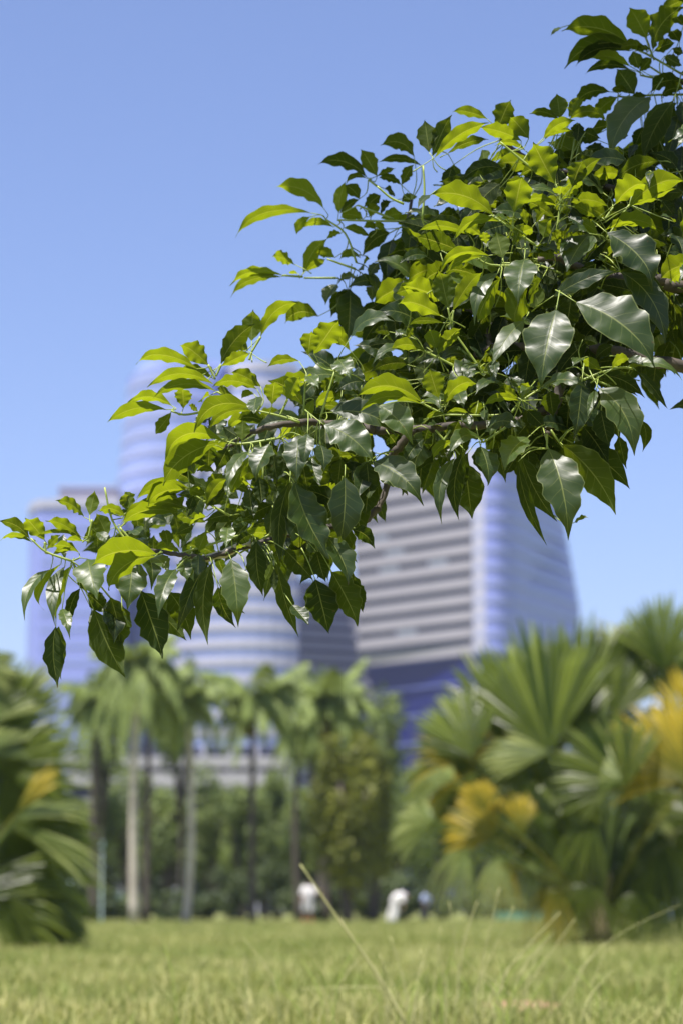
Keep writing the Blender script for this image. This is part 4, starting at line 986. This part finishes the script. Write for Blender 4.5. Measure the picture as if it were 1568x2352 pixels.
TWIGS = [ # fine green twigs and long leaf stalks
 [(125,2155),(185,2207),(290,2245)],[(355,2150),(370,2080)],[(185,2207),(180,2170)],[(862,1517),(834,1460)],[(865,1505),(885,1460)],[(870,1567),(920,1598),(960,1620)],
 [(686,1644),(737,1659),(808,1648),(850,1640)],[(1033,1644),(1119,1664),(1200,1690)],[(1119,1664),(1150,1598)],[(885,1761),(966,1776),(1124,1751)],
 [(1007,1409),(1043,1348)],[(1007,1409),(997,1440)],[(731,2047),(762,2072)],[(761,1971),(919,2063)],[(700,2221),(965,2140)],[(955,2216),(1077,2140)],
 [(1354,880),(1500,884),(1624,885)],[(1507,745),(1560,790),(1614,816)],[(1472,720),(1507,745)],[(1430,821),(1573,877)],[(1216,1112),(1344,1112)],[(1130,1102),(1211,1107)],
 [(1308,1036),(1420,1076)],[(1303,877),(1380,934),(1425,1051)],[(1691,663),(1696,765),(1687,880)],
 [(1776,1659),(1935,1662),(2030,1660)],[(1685,1613),(1770,1657)],[(1751,1430),(1812,1463)],[(1695,1404),(1746,1430)],[(1338,1486),(1282,1670)],[(1220,1547),(1215,1660)],
 [(1817,1333),(1930,1491)],[(1967,862),(2141,982)],[(2051,849),(2049,925)],[(2220,737),(2238,808),(2217,977)],[(2284,752),(2248,803),(2238,839)],[(1998,568),(2120,670)],
 [(2008,1053),(2136,1058),(2238,1093)],[(2400,1155),(2335,1119)],[(1789,1232),(1804,1293)],[(1812,1242),(1804,1293)],[(2559,301),(2731,337)],[(2594,265),(2681,321)],
 [(2533,194),(2599,224),(2731,300)],[(2469,385),(2513,388),(2615,380),(2731,378)],[(2579,148),(2604,214),(2615,240)],[(2515,819),(2460,900),(2420,960)],[(2450,830),(2415,880)],
 [(2230,1240),(2300,1160)],[(2226,1260),(2180,1250)],[(2400,1490),(2480,1470),(2530,1475)],[(2400,1490),(2330,1520)],[(2250,1790),(2200,1720)],[(2185,1795),(2186,1735)],
 [(2084,1592),(2044,1650)],[(1930,1770),(2020,1710)],[(2150,1560),(2090,1600)],[(2470,1560),(2340,1500),(2330,1470)],[(1740,1720),(1790,1780)],[(1800,1720),(1760,1780)],
 [(740,2260),(790,2230)],[(560,2200),(480,2110)],[(420,1950),(450,2080),(520,2180)],[(1880,1010),(1960,1060),(2136,1058)],[(1645,1230),(1700,1180)],
]
def branch_tree():
    ro = Vector((3.6, 7.2, 0))
    root = empty('broadleaf_tree', ro, 'leafy branch of broad glossy green leaves reaching in from the right in sharp focus', 'tree')
    att = []
    # trunk off to the right
    j1, j2 = spt(3900, 1150, 7.0), spt(3900, 600, 7.2)
    mb = MB(); P = smoothpath([(3.6,7.2,0),(3.5,7.15,.6),(3.3,7.05,1.3),(2.9,6.9,1.9),(2.5,6.8,2.5),(2.3,6.8,3.4)], 5)
    mb.tube([p-ro for p in P], [.17-.11*k/(len(P)-1) for k in range(len(P))], 12); mb.build('trunk', M['bark'], root, True)
    for pts, r0, r1, mat in LIMBS:
        P = [spt(x, y, D0+dz) for x, y, dz in pts]
        if pts[0][0] == 3900: P[0] = min((Vector((3.3,7.05,1.3)), Vector((2.9,6.9,1.9)), Vector((2.5,6.8,2.5))), key=lambda q: (q-P[1]).length)
        P = smoothpath(P, 7, .0025); n = len(P); mb = MB()
        mb.tube([p-ro for p in P], [(r0+(r1-r0)*k/(n-1))*random.uniform(.9, 1.15) for k in range(n)], 8)
        mb.build('limb', M[mat], root, True); att += P
    for pts in ([(2.3,6.8,3.4),(1.9,6.4,3.9),(1.2,6.1,4.3),(.6,6.0,4.5),(.1,5.95,4.55)], [(1.9,6.4,3.9),(1.6,6.0,4.2),(1.2,5.8,4.3)]):
        P = smoothpath([Vector(p) for p in pts], 6, .003); mb = MB()
        mb.tube([p-ro for p in P], [.05-.04*k/(len(P)-1) for k in range(len(P))], 8); mb.build('limb', M['bark'], root, True)
    tw = MB()
    for t in TWIGS:
        xm = sum(p[0] for p in t)/len(t); ym = sum(p[1] for p in t)/len(t)
        dz = .5 if (xm < 1560 and ym < 1180) or (xm > 2450 and ym < 480) else (.03 if ym > 500 else .3)
        P = smoothpath([spt(x, y, D0+dz) for x, y in t], 4); n = len(P)
        tw.tube([p-ro for p in P], [.0026+.0010*k/n for k in range(n)], 6); att += P
    tag(tw.build('twigs', M['stalk'], root, True), kind='stuff')
    A = np.array([tuple(p) for p in att])
    items = []; r = random.Random(11); x0 = y0 = 0; sc_ = 1; dz0 = 0
    for ln in LEAFTXT.strip().split('\n'):
        if ln[0] == '@':
            q = ln.split(); x0, y0, sc_, dz0 = [float(v) for v in q[1:]]; continue
        for e in ln.split(';'):
            q = e.split()
            if len(q) < 7: continue
            bx_, by_, tx_, ty_, w_, bd = [float(v) for v in q[:6]]; kind = q[6]; dz = float(q[7]) if len(q) > 7 else 0
            X, Y_, X2, Y2 = x0+bx_/sc_, y0+by_/sc_, x0+tx_/sc_, y0+ty_/sc_
            items.append((X, Y_, X2, Y2, w_/sc_, bd/sc_, kind, dz0+dz))
    for it in list(items):        # the hanging leaves, tinted dark for shade, come in overlapping whorls
        X, Y_, X2, Y2, wp, bd, kind, dz = it
        if kind in 'DK' and wp > 55:
            a = r.uniform(-.45, .45); ex, ey = X2-X, Y2-Y_; q = r.uniform(.7, .98)
            items.append((X+r.uniform(-14, 14), Y_+r.uniform(-10, 10), X+(ex*math.cos(a)-ey*math.sin(a))*q, Y_+(ex*math.sin(a)+ey*math.cos(a))*q, wp*r.uniform(.75, 1), bd*r.uniform(.3, 1.2), r.choice('DDK'), dz+r.uniform(.04, .12)))
    # leaves deeper in the crown and beyond the right edge of the picture
    poly = [(230,2130),(700,1960),(1050,1650),(1500,1300),(1750,900),(2000,700),(2500,620),(2760,600),(2760,1300),(2560,1500),(2350,1820),(1900,1750),(1600,1900),(1300,2250),(900,2230),(500,2250)]
    def inside(x, y):
        c = False; n = len(poly)
        for i in range(n):
            (ax, ay), (bx2, by2) = poly[i], poly[i-1]
            if (ay > y) != (by2 > y) and x < (bx2-ax)*(y-ay)/(by2-ay)+ax: c = not c
        return c
    fill = []
    while len(fill) < 1150:
        x, y = (r.uniform(230, 2731) if r.random() < .6 else r.uniform(1700, 2731)), r.uniform(600, 2250)
        if not inside(x, y): continue
        a = r.choice([r.uniform(1.2, 2.3), r.uniform(2.6, 3.8)]); L = r.uniform(100, 200)*(.75 if x < 1100 else 1)
        k = r.choice('USDDKT') if math.sin(a) < .5 else r.choice('DDDKK')
        fill.append((x, y, x+math.cos(a)*L, y+math.sin(a)*L, L*r.uniform(.34, .48), r.uniform(0, 20), k, r.uniform(.12, .8)))
    out = []; high = []
    for _ in range(900):
        x, y = r.uniform(2790, 3900), r.uniform(-500, 1900)
        if y > 1100+(x-2731)*.5 + 500 or y < 250-(x-2731)*.6: continue
        a = r.uniform(.6, 3.4); L = r.uniform(90, 190)
        out.append((x, y, x+math.cos(a)*L, y+math.sin(a)*L, r.uniform(45, 95), r.uniform(0, 25), r.choice('UUDKT'), r.uniform(-.3, 1.0)))
    for _ in range(150):
        x, y = r.uniform(2250, 3300), r.uniform(-650, -60)
        if y > -60-(2731-x)*.25 and x < 2731: continue
        a = r.uniform(.6, 3.4); L = r.uniform(90, 190)
        out.append((x, y-80, x+math.cos(a)*L, y-80+math.sin(a)*L, r.uniform(45, 95), r.uniform(0, 25), r.choice('UUDKT'), r.uniform(-.2, .9)))
    # a higher bough of the same tree, above the picture, whose shade falls on the top of the branch
    for (tx, ty, td, n, rad, dist) in ((1560,620,.55,46,.30,2.4),(1380,660,.55,16,.16,2.2),(1700,560,.45,40,.26,2.4),(2400,300,.4,60,.34,2.2),(2620,420,.4,60,.34,2.3),(2640,900,.3,40,.3,2.0),(2560,760,.3,24,.22,2.1),(1620,900,.5,40,.24,2.2)):
        for _ in range(n):
            p = spt(tx, ty, D0+td) + SUN*(dist+r.uniform(-.5,.9)) + Vector((r.gauss(0,rad*.55), r.gauss(0,rad*.5), 0))
            e = p + Vector((r.uniform(-1,1), r.uniform(-1,1), r.uniform(-.7,.1))).normalized()*r.uniform(.09,.17)
            high.append((p, e))
    st = MB(); res = []
    def make(it):
        X, Y_, X2, Y2, wp, bd, kind, dz = it
        d = depth_of(X, Y_)+dz; B = spt(X, Y_, d)
        dd = {'U': r.uniform(-.06, .03), 'S': r.uniform(-.05, .03), 'T': r.uniform(-.10, -.02), 'K': r.uniform(-.08, .0), 'D': r.uniform(-.02, .07)}[kind]
        T = spt(X2, Y2, d+dd); px = d/FS
        tint = {'U': r.gauss(.78, .17), 'S': r.gauss(.25, .12), 'T': r.gauss(.42, .15), 'K': r.gauss(.10, .1), 'D': r.gauss(.12, .10)}[kind]  # shade painted into the tint: hanging and shaded leaf kinds are darker
        V, Fc, UV = leaf_data(B, T, kind, wp*px, bd*px, r, None)
        # stalk back to the nearest twig
        dist = np.linalg.norm(A-np.array(tuple(B)), axis=1); q = Vector(A[int(dist.argmin())]); a = (T-B).normalized()
        if dist.min() > .02 and (dist.min() < .22 or kind in 'UT'):
            if dist.min() > .16: q = B - a*.06 + (q-B).normalized()*.04
            mp = (B+q)/2 - a*min(.012, (q-B).length*.2)
            P = smoothpath([V[4], mp, q], 3); st.tube([p-ro for p in P], [.0012]*3+[.0016]*3+[.002], 5)
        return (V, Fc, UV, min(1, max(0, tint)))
    for it in items: res.append((it[4]*math.hypot(it[0]-it[2], it[1]-it[3]), make(it)))
    fl = [make(it) for it in fill]; ot = [make(it) for it in out]
    for p, e in high:
        V, Fc, UV = leaf_data(p, e, 'U', (e-p).length*.5, .01, r, None); ot.append((V, Fc, UV, .4))
    order = sorted(range(len(res)), key=lambda i: -res[i][0]); single = order[:300]; rest = order[300:]
    print('LEAVES', len(res), len(fl), len(ot))
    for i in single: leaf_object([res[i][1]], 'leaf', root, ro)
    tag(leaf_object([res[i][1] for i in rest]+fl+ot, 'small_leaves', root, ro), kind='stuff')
    tag(st.build('leaf_stalks', M['stalk'], root, True), kind='stuff')
branch_tree()
